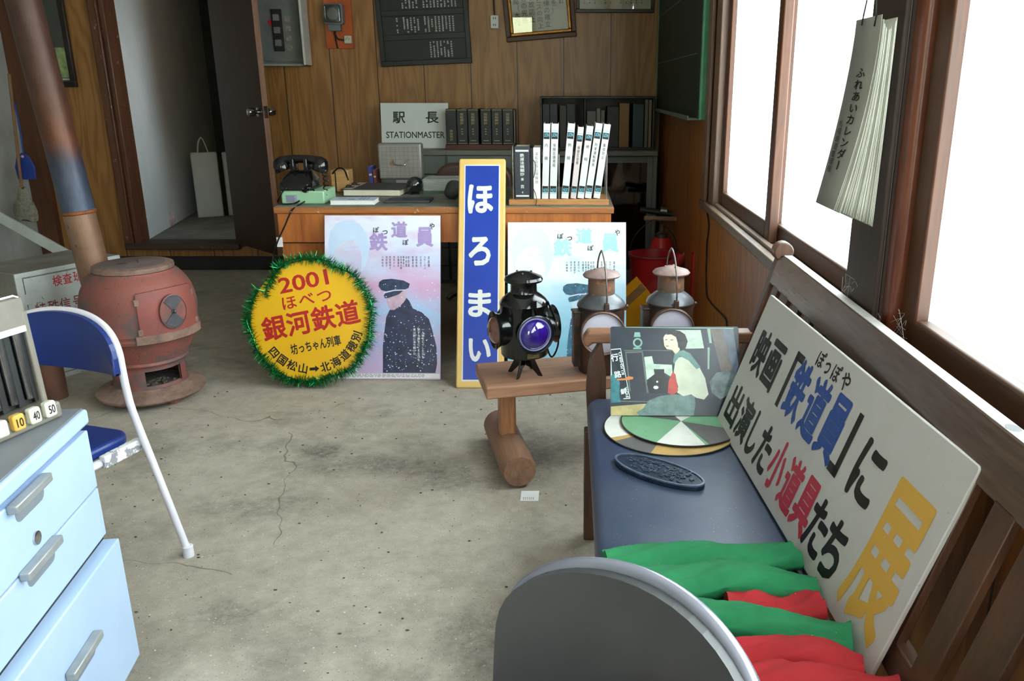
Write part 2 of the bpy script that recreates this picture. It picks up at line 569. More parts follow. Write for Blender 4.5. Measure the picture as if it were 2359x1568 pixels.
# ================================================================== SETTING
XR, YB, XL, YF, ZC = .60, 5.65, -3.62, -2.2, 2.45
struct(MB().box(XL - .1, XR + .15, YF - .1, YB + .12, -.1, 0).build('floor', M_['floor']))
b = MB()
b.box(-2.24, XR + .15, YB, YB + .12, 0, ZC)
b.box(XL, -3.00, YB, YB + .12, 0, ZC)
b.box(-3.00, -2.24, YB, YB + .12, 0, .165)
b.box(-3.00, -2.24, YB, YB + .12, 2.03, ZC)
struct(b.build('wall_back', M_['panel'], smooth=0))
struct(MB().box(XL + .001, XR - .001, YB - .012, YB, 0, .095).build('baseboard_back', M_['base']))
WY0, WY1, WZ0, WZ1 = -2.0, 3.72, .715, 2.12
b = MB()
b.box(XR, XR + .15, YF - .1, YB, 0, WZ0)
b.box(XR, XR + .15, YF - .1, YB, WZ1, ZC)
b.box(XR, XR + .15, WY1, YB, WZ0, WZ1)
b.box(XR, XR + .15, YF - .1, WY0, WZ0, WZ1)
struct(b.build('wall_right', M_['panel_r'], smooth=0))
struct(MB().box(XL - .1, XL, YF - .1, YB + .12, 0, ZC).build('wall_left', M_['plaster']))
b = MB()
b.box(XL, -1.60, YF - .1, YF, 0, ZC); b.box(-.50, XR, YF - .1, YF, 0, ZC); b.box(-1.60, -.50, YF - .1, YF, 2.30, ZC)
struct(b.build('wall_front', M_['plaster']))
struct(MB().box(XL - .1, XR + .15, YF - .1, YB + .12, ZC, ZC + .05).build('ceiling', M_['ceil']))
struct(MB().box(XL, XL + .13, YB - .05, YB, 0, ZC).build('trim_1', wood('corner_post_timber', (104, 64, 40), (78, 46, 30), 'z', .8, .5)))

# corridor behind the doorway
b = MB()
b.add([(-2.97, 5.77, .185), (-3.42, 8.2, .185), (-3.42, 8.2, 2.4), (-2.97, 5.77, 2.4)], [(0, 1, 2, 3)])
b.add([(-3.05, 5.77, .185), (-3.50, 8.2, .185), (-3.50, 8.2, 2.4), (-3.05, 5.77, 2.4)], [(3, 2, 1, 0)])
struct(b.build('wall_corridor', M_['plaster_w']))
b = MB(); b.box(-3.5, -1.4, 8.2, 8.3, .18, 2.4); b.box(-1.5, -1.4, 6.22, 8.2, .18, 2.4); b.box(-1.5, -1.4, 5.78, 5.98, .18, 2.4); b.box(-1.5, -1.4, 5.98, 6.22, .18, 1.2); b.box(-1.5, -1.4, 5.98, 6.22, 1.9, 2.4)  # gap in the side wall added to let light into the corridor
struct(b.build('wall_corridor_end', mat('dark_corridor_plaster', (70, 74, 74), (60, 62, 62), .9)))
struct(MB().box(-3.5, -1.4, 5.77, 8.3, .1, .182).build('floor_corridor', mat('dusty_boards', (128, 126, 116), (104, 102, 94), .9, scale=5)))
struct(MB().box(-3.5, -1.4, 5.77, 8.3, 2.4, 2.44).build('ceiling_corridor', M_['ceil']))

# door frame, threshold, open door
t = bpy.data.objects.new('trim_2', None); COL.objects.link(t); struct(t)
b = MB(); b.box(-3.045, -2.985, 5.605, 5.66, .165, 2.09); b.box(-2.985, -2.955, 5.625, 5.775, .165, 2.06); b.box(-2.998, -2.985, 5.598, 5.62, .19, 2.06)
b.build('jamb', M_['jamb'], t, bevel=.004)
MB().box(-2.27, -2.23, 5.63, 5.775, .165, 2.06).build('jamb', M_['jamb'], t, bevel=.004)
MB().box(-3.045, -2.20, 5.60, 5.775, 2.03, 2.09).build('head', M_['jamb'], t, bevel=.004)
MB().box(-3.045, -2.26, 5.595, 5.78, .15, .192).build('threshold', M_['doorsill'], t, bevel=.006)
hx, hy = -2.268, 5.615
dv = Vector((-1.83 - hx, 5.17 - hy, 0)); dl = dv.length
D = bpy.data.objects.new('door_1', None); COL.objects.link(D); struct(D)
D.matrix_local = T(hx, hy, .195) @ RZ(atan2(dv.y, dv.x))
MB().box(0, dl - .003, -.017, .017, 0, 1.82).build('leaf', M_['door'], D, bevel=.002)
MB().box(dl - .003, dl, -.017, .017, 0, 1.82).build('edge_strip', M_['dooredge'], D)
kz = at(622, 258, y=5.19).z - .195
b = MB().box(dl, dl + .002, -.012, .012, kz - .035, kz + .035)
p = b.build('strike_plate', M_['chrome'], D)
MB().box(dl + .002, dl + .008, -.006, .006, kz - .012, kz + .012).build('latch', M_['blackm'], p)
b = MB()
for sgn in (1, -1):
    b.lathe([(.028, .017), (.028, .022), (.012, .026), (.012, .040), (.024, .046), (.027, .062), (.024, .082), (.0, .085)], 20, T(dl - .06, 0, kz) @ RX(-sgn * pi / 2))
b.build('door_knob', M_['chrome'], D)

# windows in the right wall
def sash(name, y0, y1, x0, x1, z0, z1, st=.055, rail=.07, glaz='frost'):
    o = bpy.data.objects.new(name, None); COL.objects.link(o); struct(o)
    for a, c in ((y0, y0 + st), (y1 - st, y1)):
        MB().box(x0, x1, a, c, z0, z1).build('window_stile', M_['frame_w'], o, bevel=.004)
    MB().box(x0, x1, y0 + st, y1 - st, z0, z0 + rail).build('window_rail', M_['frame_h'], o, bevel=.006)
    MB().box(x0, x1, y0 + st, y1 - st, z1 - st, z1).build('window_rail', M_['frame_h'], o, bevel=.004)
    xm = x1 - .008
    MB().box(xm - .003, xm, y0 + st - .004, y1 - st + .004, z0 + rail - .004, z1 - st + .004).build('window_pane', M_[glaz], o)
    return o


sz = .740
sash('window_1', 2.614, 3.50, .636, .667, sz, 2.10, st=.058, rail=.063)
sash('window_2', 1.58, 2.72, .668, .70, sz, 2.10, st=.055, rail=.058)
sash('window_3', .30, 1.495, .620, .655, sz, 2.10, st=.072, rail=.080)
sash('window_4', -1.0, .34, .684, .716, sz, 2.10)
sash('window_5', -1.98, -.95, .645, .682, sz, 2.10)
b = MB(); b.box(.585, .75, WY0, WY1 + .02, .708, sz)
o = b.build('trim_3', M_['sill'], bevel=.004); struct(o)
struct(MB().box(.612, .634, 1.70, WY1 - .2, sz, sz + .012).build('trim_4', M_['sill'], bevel=.003))
b = MB(); b.box(.590, .605, 3.62, 3.71, sz, 2.14); b.box(.607, .634, 3.50, 3.615, sz, 2.14); b.box(.634, .75, 3.502, 3.72, sz, 2.12)
struct(b.build('trim_5', wood('casing_timber', (132, 104, 88), (104, 78, 64), 'z', .8, .45), bevel=.004))
struct(MB().box(.585, .597, 1.537, 1.704, sz, 2.2).box(.600, .75, 1.55, 1.69, sz, 2.2).build('trim_6', M_['post'], bevel=.003))
struct(MB().box(.598, .66, 1.485, 1.535, sz, 2.2).build('trim_7', M_['redpost'], bevel=.014, seg=4))
struct(MB().box(.585, .75, WY0, WY1 + .08, 2.10, 2.16).build('trim_8', M_['sill'], bevel=.004))

# entrance behind the camera: glazed sliding doors
for k, (x0, x1, yy) in enumerate(((-1.60, -1.02, YF - .06), (-1.08, -.50, YF - .03))):
    o = bpy.data.objects.new('door_%d' % (k + 2), None); COL.objects.link(o); struct(o)
    b = MB(); b.box(x0, x0 + .06, yy, yy + .03, 0, 2.30); b.box(x1 - .06, x1, yy, yy + .03, 0, 2.30)
    b.box(x0, x1, yy, yy + .03, 0, .35); b.box(x0, x1, yy, yy + .03, 2.23, 2.30)
    b.build('door_frame', M_['frame_w'], o)
    MB().box(x0 + .06, x1 - .06, yy + .012, yy + .016, .35, 2.23).build('door_pane', M_['clear'], o)

# cable stapled down the right wall
pts = [at(u, v, x=XR - .004) for u, v in ((1629, 490), (1633, 520), (1628, 570), (1627, 670), (1640, 700), (1668, 730), (1674, 745), (1675, 790), (1676, 900))]
tag(MB().tube(smooth_path(pts, 5), .0035, 6).build('wall_cable', M_['blackm']), 'thin dark cable running down the brown wall below the window sill', 'cable')

# ================================================================== BACK WALL
def wall_frame(u, v, ang, y=YB - .001):
    """hanging frame whose bottom left corner is seen at u, v"""
    p = at(u, v, y=y)
    return T(p.x, p.y, p.z) @ RZ(0) @ RX(pi / 2) @ RZ(ang)


# breaker cabinet
p0 = at(618, 158, y=5.53); p1 = at(703, 152, y=5.53)
x0, x1, z0, z1 = p0.x - .06, p1.x, p1.z, p1.z + .62
t = thing('breaker_cabinet', 'grey metal breaker cabinet with its door open on the back wall', 'electrical cabinet', T(x0, 5.53, z0))
w, h = x1 - x0, z1 - z0
g = mat('cabinet_grey', (150, 152, 146), (136, 138, 132), .45, scale=6)
b = MB(); b.box(0, w, .11, .119, 0, h); b.box(0, .012, 0, .119, 0, h); b.box(w - .012, w, 0, .119, 0, h); b.box(0, w, 0, .119, 0, .014); b.box(0, w, 0, .119, h - .014, h)
b.build('body', g, t, bevel=.002)
b = MB(); b.box(.012, w - .012, .055, .06, .03, h - .014)
pl = b.build('inner_panel', mat('inner_panel_grey', (112, 114, 110), (98, 100, 96), .5), t)
b = MB(); b.box(.10, .16, .035, .0555, .09, .34)
br = b.build('breaker_row', M_['blackm'], t, bevel=.002)
for k in range(3):
    MB().box(.11, .15, .022, .036, .27 - k * .075, .31 - k * .075).build('breaker_switch', mat('switch_bone', (120, 118, 110), None, .4) if k == 0 else bpy.data.materials['switch_bone'], br, bevel=.003)
MB().box(.075, .092, .045, .0555, .245, .275).build('red_tag', mat('tag_red', (196, 30, 26), None, .5), t)
b = MB()
for k in range(4): b.box(.175, .21, .0545, .0552, .27 - k * .058, .30 - k * .058)
b.build('circuit_labels', mat('label_grey', (150, 146, 138), (120, 100, 96), .7, scale=120), t)
b = MB(); b.box(w + .001, w + .016, -.035, .10, .005, h - .005)
dd = b.build('door', mat('cabinet_door_white', (206, 208, 202), (190, 192, 186), .4), t, bevel=.003)
MB().box(w + .016, w + .032, -.03, -.024, .255, .262, RZ(0)).build('latch', M_['chrome'], dd)

# electricity meter on its orange board
p0 = at(753, 112, y=YB - .02); p1 = at(815, 110, y=YB - .02)
t = thing('electricity_meter', 'square grey electricity meter with a glass front on an orange board', 'electricity meter', T(p0.x, YB, p0.z))
w = p1.x - p0.x; s = w / .178
MB().box(0, w, -.02, -.001, 0, .42).build('backboard', mat('orange_board', (196, 92, 28), (160, 66, 18), .45, scale=5), t, bevel=.002)
M = T(w * .40, -.02, .205) @ RX(pi / 2)
b = MB().prism(rrect(-.062, -.062, .062, .062, .016), 0, .05, M)
mb_ = b.build('housing', mat('meter_grey', (118, 122, 124), (100, 104, 106), .4), t, bevel=.003)
MB().prism(rrect(-.054, -.054, .054, .054, .012), .05, .085, M).build('glass_cover', glass_mat('meter_glass', (.8, .82, .8, 1), .05, .22), t, bevel=.006)
MB().lathe([(.0, .051), (.036, .051), (.036, .056), (.0, .056)], 28, M).build('dial', mat('meter_dial', (150, 156, 152), (130, 136, 132), .4), t)
MB().box(w * .40 - .04, w * .40 + .04, -.062, -.02, .105, .143).build('terminal_cover', mat('terminal_grey', (104, 112, 118), None, .5), t, bevel=.003)
b = MB()
for q in (((.36, .105), (.34, .09), (.36, .07), (.38, .05), (.42, .0)), ((.38, .105), (.37, .085), (.44, .06), (.52, .055), (.70, .05))):
    b.tube(smooth_path([(w * a, -.028 - .006 * (i % 2), z) for i, (a, z) in enumerate(q)]), .005, 6)
b.build('cable', M_['blackm'], t)
o = MB().box(w * .70, w * .97, -.045, -.02, .03, .078).build('outlet', mat('outlet_bone', (206, 204, 184), None, .5), t, bevel=.004)
b = MB()
for k in range(5): b.box(w * (.75 + .035 * k), w * (.765 + .035 * k), -.0462, -.0452, .05 + .006 * (k % 3), .058 + .006 * (k % 3))
b.build('outlet_marks', M_['ink'], o)

# wall socket with a brown cord above it
p0 = at(1140, 51, y=YB)
t = thing('wall_socket', 'small white double wall socket with a cord going up the wall', 'socket', T(p0.x, YB, p0.z))
MB().box(-.026, .026, -.028, -.001, -.04, .04).build('body', M_['white'], t, bevel=.004)
b = MB()
for zz in (.016, -.024):
    for xx in (-.009, .004): b.box(xx, xx + .005, -.0288, -.0278, zz, zz + .012)
b.build('slots', M_['ink'], t)
MB().tube([(0, -.012, .04), (-.003, -.012, .10), (-.006, -.012, .2), (-.004, -.012, .45)], .006, 6).build('cord', mat('brown_cord', (74, 52, 36), None, .6), t)

# black notice board with rows of white brush writing
M = wall_frame(881, 154, radians(2.3))
t = thing('notice_board', 'large black wooden notice board with three rows of white brush writing', 'notice board', M)
Mi = M.inverted()
w = (Mi @ at(1088, 141, y=YB)).x; h = .62
bw = mat('board_black', (24, 27, 30), (18, 20, 23), .45, scale=9)
MB().box(.03, w - .03, .03, h - .03, .0, .016).build('panel', mat('board_panel', (22, 24, 26), (28, 29, 30), .5, scale=6), t)
b = MB(); b.box(0, w, 0, .032, .0, .035); b.box(0, w, h - .032, h, 0, .035); b.box(0, .03, .03, h - .03, 0, .035); b.box(w - .03, w, .03, h - .03, 0, .035)
b.build('frame', bw, t, bevel=.003)
for y in (.155, .30, .45):
    MB().box(.03, w - .03, y, y + .035, .0, .026).build('rail', bw, t, bevel=.002)
R = random.Random(3)
b = MB()
for y0, hh, cols in ((.045, .10, range(13, 20)), (.20, .095, [4] + list(range(6, 11)) + list(range(12, 21))), (.345, .10, list(range(6, 11)) + list(range(12, 22))), (.495, .09, range(5, 22))):
    for c in cols:
        x = .035 + c * (w - .07) / 23
        n = R.choice((7, 8, 9))
        for k in range(n):
            if R.random() < .12: continue
            yy = y0 + hh * (1 - (k + 1) / n)
            cw = .0105 + R.random() * .003
            for q in range(3):
                b.box(x - cw / 2 + R.random() * .002, x + cw / 2 - R.random() * .003, yy + q * .0034, yy + q * .0034 + .0022, .0162, .0168)
            b.box(x - .0013, x + .0013, yy, yy + .009, .0162, .0168)
b.build('lettering', mat('chalk_white', (226, 230, 226), (186, 192, 188), .8, scale=120), t)

# framed calligraphy, and the pale framed sheet beside it
M = wall_frame(1168, 98, radians(4.6))
t = thing('calligraphy_frame', 'handwritten policy notice in a gilt and brown frame hanging crooked', 'framed notice', M)
Mi = M.inverted(); w = (Mi @ at(1329, 84, y=YB)).x; h = .42
b = MB()
for a0, a1, b0, b1 in ((0, w, 0, .03), (0, w, h - .03, h), (0, .03, .03, h - .03), (w - .03, w, .03, h - .03)): b.box(a0, a1, b0, b1, 0, .03)
b.build('frame', wood('brown_frame', (92, 62, 42), (70, 46, 32), 'x', 1, .5), t, bevel=.005)
b = MB()
for a0, a1, b0, b1 in ((.03, w - .03, .03, .05), (.03, w - .03, h - .05, h - .03), (.03, .05, .05, h - .05), (w - .05, w - .03, .05, h - .05)): b.box(a0, a1, b0, b1, 0, .036)
b.build('gilt_moulding', mat('old_gilt', (168, 116, 44), (122, 78, 26), .32, .6, scale=30), t, bevel=.005)
MB().box(.05, w - .05, .05, h - .05, 0, .006).build('sheet', mat('aged_sheet', (206, 202, 184), (196, 192, 172), .8), t)
b = MB()
cx0, cw = .058, (w - .116) / 7
for i, (s_, y1, n, k) in enumerate((('局（本局', h - .02, 0, .042), ('善の完遂', h - .02, 0, .043), ('事故防止', h - .035, 0, .044), ('サービスの向上', h - .01, 0, .038), ('場規律の確立', h - .025, 0, .042), ('総力を！', h - .05, 0, .043), ('方針', h - .09, 0, .052))):
    x = cx0 + i * cw
    top = .06 + {0: .20, 1: .215, 2: .22, 3: .27, 4: .26, 5: .26, 6: .245}[i]
    b.cells(s_, x + .003, top - k * len(s_), x + cw - .004, top, .0066, .012, True)
b.build('lettering', M_['ink'], t)
MB().box(.05, w - .05, .05, h - .05, .016, .018).build('glass', M_['picglass'], t)

p0 = at(1327, 30, y=YB)
t = thing('framed_document', 'wide pale document in a thin dark frame above the bookcase', 'framed document', T(p0.x, YB - .001, p0.z) @ RX(pi / 2))
w = at(1506, 30, y=YB).x - p0.x; h = .34
b = MB()
for a0, a1, b0, b1 in ((0, w, 0, .022), (0, w, h - .022, h), (0, .022, .022, h - .022), (w - .022, w, .022, h - .022)): b.box(a0, a1, b0, b1, 0, .025)
b.build('frame', wood('dark_frame', (58, 46, 36), (40, 32, 26), 'x', 1, .4), t, bevel=.003)
MB().box(.022, w - .022, .022, h - .022, 0, .005).build('sheet', bpy.data.materials['aged_sheet'], t)
b = MB()
for c in range(12):
    x = .05 + c * (w - .1) / 12
    if c in (3, 6): continue
    for k in range(14):
        if R.random() < .2: continue
        yy = .055 + k * .017
        for q in range(3): b.box(x, x + .009 - R.random() * .004, yy + q * .004, yy + q * .004 + .0018, .0052, .0056)
        b.box(x + .003, x + .005, yy, yy + .011, .0052, .0056)
b.build('lettering', mat('faded_ink', (84, 80, 72), None, .7), t)
MB().box(.022, w - .022, .022, h - .022, .014, .016).build('glass', M_['picglass'], t)

# small dark glazed frame by the door, bright shapes laid flat inside
p0 = at(152, 197, y=YB); pw = .52
t = thing('glazed_frame', 'dark glazed frame with a bright green patch, behind the stovepipe', 'framed picture', T(-3.49, YB - .001, p0.z - .01) @ RX(pi / 2))
h = .70; w = -3.49 - at(180, 190, y=YB).x; w = abs(w)
b = MB()
for a0, a1, b0, b1 in ((0, w, 0, .035), (0, w, h - .035, h), (0, .035, .035, h - .035), (w - .035, w, .035, h - .035)): b.box(a0, a1, b0, b1, 0, .03)
b.build('frame', wood('black_brown_frame', (44, 32, 25), (30, 23, 19), 'z', 1, .35), t, bevel=.003)
b = MB()
b.box(.035, w - .035, .035, h - .035, 0, .006, mi=0)
b.rect(w - .22, .06, w - .045, .245, .0066, mi=1)
b.flat(circ(w - .135, .165, .026, 20), .0070, mi=2)
b.rect(w - .16, .044, w - .037, .055, .0068, mi=2)
b.rect(w - .047, .06, w - .037, .215, .0068, mi=3)
b.build('picture', [mat('backing_dark', (44, 48, 46), (30, 33, 32), .5, scale=4), mat('backing_green', (190, 208, 124), (120, 150, 84), .5, scale=22), mat('backing_white', (226, 236, 220), None, .5), mat('backing_grey', (120, 128, 116), None, .5)], t, smooth=0)
MB().box(.035, w - .035, .035, h - .035, .016, .018).build('glass', M_['picglass'], t)

# green chalkboard on the right wall
t = thing('chalkboard', 'dark green chalkboard with a pale green edge high on the right wall', 'chalkboard', T(0, 0, 0))
zb = 1.085
MB().box(.574, .599, 3.76, 5.60, zb, 1.95).build('board', mat('chalk_green', (32, 47, 39), (26, 38, 32), .7, scale=3), t)
b = MB(); b.box(.570, .5995, 3.735, 3.76, zb - .005, 1.96); b.box(.570, .5995, 5.60, 5.62, zb - .005, 1.96)
b.build('end_frame', mat('frame_green', (76, 150, 112), (66, 136, 100), .4), t, bevel=.003)
b = MB(); b.box(.545, .5995, 3.90, 5.60, zb - .012, zb - .002); b.box(.543, .547, 3.90, 5.60, zb - .012, zb + .008)
b.build('chalk_tray', mat('tray_grey', (120, 132, 124), (100, 112, 104), .45), t)
b = MB()
for zz, y0, y1 in ((1.36, 3.9, 5.6), (1.64, 3.9, 5.6)): b.box(.5735, .5742, y0, y1, zz, zz + .004)
b.build('ruled_lines', mat('chalk_line', (120, 128, 120), None, .9), t)

# broom, blue shovel and white plank in the left corner
YW = 5.22
b0 = at(30, 218, y=YW); b1 = at(50, 432, y=YW); b2 = at(60, 500, y=YW)
t = thing('broom', 'old broom with a pale frayed head hanging in the left corner', 'broom')
MB().tube([b0 + Vector((0, 0, .12)), b1], .009, 8).build('handle', wood('broom_handle', (150, 112, 76), (120, 86, 56), 'z', 1, .6), t)
rg = []
for k in range(9):
    q = k / 8; c = b1.lerp(b2 + Vector((0, 0, -.02)), q); wd = .015 + .055 * min(1, q * 1.6) + .004 * sin(k * 2.1)
    rg.append([(c.x + wd * cos(a) * (1 + .12 * sin(5 * a + k)), c.y + .022 * sin(a), c.z + .01 * sin(3 * a)) for a in [2 * pi * i / 18 for i in range(18)]])
MB().loft(rg).build('broom_head', mat('straw_grey', (150, 146, 130), (116, 112, 98), .95, scale=60, bump=.8, bscale=120), t)
s0 = at(33, 235, y=YW + .03); s1 = at(54, 352, y=YW + .03)
t = thing('dustpan', 'blue plastic dustpan with a long thin handle hanging behind the broom', 'dustpan')
bl = mat('blue_plastic', (40, 66, 150), (32, 54, 128), .4)
MB().tube([s0, s0.lerp(s1, .5) + Vector((.006, 0, 0)), s1], .0055, 8).build('handle', bl, t)
c = at(58, 385, y=YW + .03); Md = T(c.x, c.y, c.z) @ RX(pi / 2)
MB().prism([(-.055, -.075), (.055, -.075), (.062, .0), (.04, .065), (.0, .09), (-.04, .065), (-.062, .0)], -.006, .006, Md).build('blade', bl, t, bevel=.003)
MB().ball((0, .066, .008), .010, n=8, M=Md).build('rivet', mat('pink_plastic', (200, 150, 190), None, .5), t)

pa, pb = at(-40, 478, y=4.6), at(175, 598, y=4.3)
d = (pb - pa).normalized()
t = frame(pa, d, (0, .35, 1))
o = MB().box((-3.60 - pa.x) / d.x, (pb - pa).length, -.026, .026, -.012, .012).build('plank', mat('white_painted_plank', (206, 212, 206), (186, 192, 188), .5, scale=5), bevel=.003)
o.matrix_local = t
tag(o, 'white painted plank leaning diagonally behind the grey metal box', 'plank')

# paper bags in the corridor and a crumpled pink sheet
def paper_bag(M, w, d, h, label):
    t = thing('paper_bag', label, 'bag', M, 'paper bags in the corridor')
    pm = mat('bag_paper', (208, 212, 210), (196, 200, 198), .8, scale=4) if 'bag_paper' not in bpy.data.materials else bpy.data.materials['bag_paper']
    b = MB(); s_ = .006
    b.box(-w / 2, w / 2, -d / 2, -d / 2 + s_, 0, h); b.box(-w / 2, w / 2, d / 2 - s_, d / 2, 0, h)
    b.box(-w / 2, -w / 2 + s_, -d / 2, d / 2, 0, h); b.box(w / 2 - s_, w / 2, -d / 2, d / 2, 0, h); b.box(-w / 2, w / 2, -d / 2, d / 2, 0, s_)
    b.build('body', pm, t)
    for y in (-d / 2 + .004, d / 2 - .004):
        MB().tube(smooth_path([(-w * .22, y, h - .03), (-w * .15, y, h + .07), (0, y, h + .12), (w * .12, y, h + .06), (w * .22, y, h - .03)]), .003, 6).build('handle', M_['paperw'], t)


q = at(478, 498, z=.182)
paper_bag(T(q.x + .03, q.y, .183) @ RZ(.45), .20, .11, .52, 'tall white paper carrier bag, nearer of two in the dim corridor')
paper_bag(T(q.x + .27, q.y + .10, .183) @ RZ(.1), .22, .11, .52, 'paper carrier bag farther back in the corridor, half hidden by the door')
q = at(388, 522, z=.182)
b = MB(); b.ball((0, 0, .05), .06, .035, .055, n=8)
rr = random.Random(5)
for i in range(len(b.v)): b.v[i] = b.v[i] * (1 + rr.uniform(-.22, .22)); b.v[i].z = max(b.v[i].z, .001)
o = b.build('crumpled_paper', mat('pinkish_paper', (186, 170, 170), (160, 146, 146), .9, scale=20), smooth=0); o.matrix_local = T(q.x, q.y, .183)
tag(o, 'crumpled pinkish paper lying against the white corridor wall', 'paper')
# ================================================================== BACK CABINETS
cg = mat('cabinet_steel_grey', (112, 118, 112), (98, 104, 98), .5, scale=5)
YC = 5.20
xl, xr, zt = at(877, 345, y=YC).x - .01, at(1180, 345, y=YC).x, .845
t = thing('drawer_cabinet', 'low grey steel drawer cabinet under the stationmaster sign', 'cabinet', T(xl, YC, 0))
w = xr - xl - .004; dp = YB - .014 - YC
MB().box(0, w, .02, dp, 0, zt - .03).build('body', cg, t, bevel=.002)
MB().box(-.004, w, 0, dp, zt - .03, zt).build('top', mat('cabinet_top_grey', (124, 124, 117), (106, 106, 99), .6, scale=8), t, bevel=.003)
for r in range(7):
    z1 = zt - .034 - r * .115
    for c in range(2):
        o = MB().box(.01 + c * w / 2, w / 2 - .006 + c * w / 2, .0, .02, max(z1 - .109, .03), z1).build('drawer', cg, t, bevel=.002)
        MB().box(w / 4 - .03 + c * w / 2, w / 4 + .03 + c * w / 2, -.008, 0, z1 - .055, z1 - .03).build('label_holder', mat('old_brass', (140, 116, 62), (110, 90, 48), .4, .7) if 'old_brass' not in bpy.data.materials else bpy.data.materials['old_brass'], o)
xl2, xr2 = xr + .002, at(1516, 345, y=YC).x
t = thing('glass_door_cabinet', 'low grey cabinet with dark sliding glass doors in the right back corner', 'cabinet', T(xl2, YC, 0))
w = xr2 - xl2
b = MB(); b.box(0, w, .03, dp, 0, .04); b.box(0, .025, .03, dp, .04, zt - .035); b.box(w - .025, w, .03, dp, .04, zt - .035); b.box(.025, w - .025, dp - .01, dp, .04, zt - .035); b.box(.025, w - .025, .06, dp - .01, .42, .44)
b.build('body', cg, t, bevel=.002)
MB().box(0, w, 0, dp, zt - .035, zt - .005).build('top', bpy.data.materials['cabinet_top_grey'], t, bevel=.003)
for k, (a, c, yy) in enumerate(((.025, w / 2 + .02, .032), (w / 2 - .02, w - .025, .045))):
    b = MB(); z0, z1 = .045, zt - .04
    b.box(a, a + .035, yy, yy + .012, z0, z1); b.box(c - .035, c, yy, yy + .012, z0, z1); b.box(a + .035, c - .035, yy, yy + .012, z0, z0 + .04); b.box(a + .035, c - .035, yy, yy + .012, z1 - .04, z1)
    d = b.build('sliding_door', cg, t, bevel=.002)
    MB().box(a + .035, c - .035, yy + .004, yy + .008, z0 + .04, z1 - .04).build('door_glass', glass_mat('smoked_glass', (.35, .38, .38, 1), .04, .12) if k == 0 else bpy.data.materials['smoked_glass'], d)

# stationmaster sign
M = frame(at(880, 345, y=5.36), (1, 0, 0), (0, .13, 1))
p = Vector((M[0][3], M[1][3], zt + .001)); M = frame(p, (1, 0, 0), (0, .13, 1))
w = at(1035, 340, y=5.37).x - p.x; h = on(M, 900, 237)[1]
t = thing('stationmaster_sign', 'white office sign reading STATIONMASTER with two large black characters', 'sign', M)
MB().box(0, w, 0, h, -.006, 0).build('plate', mat('sign_white', (214, 218, 214), (206, 210, 206), .35, scale=3), t, bevel=.0015)
b = MB()
for ch, u0, u1 in (('駅', 905, 933), ('長', 981, 1010)):
    a0 = on(M, u0, 284); a1 = on(M, u1, 257); b.fit(ch, a0[0], a0[1], a1[0], a1[1], .0006, .02)
a0 = on(M, 890, 318); a1 = on(M, 1024, 303); b.fit('STATIONMASTER', a0[0], a0[1], a1[0], a1[1], .0006, .012)
b.build('lettering', M_['ink'], t)

# rack with six black ledgers
q0 = at(1027, 347, y=5.24); q1 = at(1187, 347, y=5.24)
t = thing('book_rack', 'low dark red-brown rack holding six black ledgers, on the drawer cabinet', 'book rack', T(q0.x, 5.24, zt))
w = q1.x - q0.x; rz = .032
MB().box(0, w, 0, .25, 0, rz).build('base', wood('redbrown_base', (96, 52, 40), (70, 38, 30), 'x', 1, .5), t, bevel=.003)
MB().box(w - .006, w - .002, .01, .24, rz, .24).build('end_plate', M_['steel'], t, bevel=.001)
MB().box(.002, .006, .01, .24, rz, .22).build('end_plate', M_['steel'], t, bevel=.001)
lb = mat('ledger_cloth', (30, 34, 36), (20, 23, 26), .45, scale=20)
gold = mat('gilt_print', (178, 164, 120), (140, 126, 88), .5, .3)
hb = at(1100, 251, y=5.24).z - zt - rz
wl = (w - .014) / 6.15
ord_ = ['first', 'second', 'third', 'fourth', 'fifth', 'sixth and last']
for k in range(6):
    x = .007 + k * wl + (.15 * wl if k > 2 else 0)
    lo = thing('ledger', 'black gilt-printed ledger, %s in the row counted from the stationmaster sign' % ord_[k], 'book', T(q0.x + x, 5.242, zt + rz + .0005), 'black ledgers in the low rack')
    b = MB(); b.box(.001, wl - .003, 0, .006, 0, hb); b.box(.001, .005, .006, .20, 0, hb); b.box(wl - .007, wl - .003, .006, .20, 0, hb)
    b.build('cover', lb, lo, bevel=.002)
    MB().box(.005, wl - .007, .008, .196, .004, hb - .006).build('pages', M_['paper'], lo)
    Mt = T(0, -.0006, 0) @ RX(pi / 2)
    b = MB(); b.rect(.003, hb * .965, wl - .005, hb * .98, 0, Mt); b.rect(.003, hb * .02, wl - .005, hb * .033, 0, Mt)
    if k == 0: b.cells('規程類抄', wl * .3, hb * .1, wl * .62, hb * .42, 0, .01, True, Mt)
    else:
        b.cells('規程類抄', wl * .28, hb * .56, wl * .64, hb * .89, 0, .01, True, Mt)
        for i in range(3): b.rect(wl * .38, hb * (.28 + .07 * i), wl * .52, hb * (.31 + .07 * i), 0, Mt)
        b.rect(wl * .2, hb * .1, wl * .7, hb * .118, 0, Mt)
    b.build('spine_print', gold, lo)

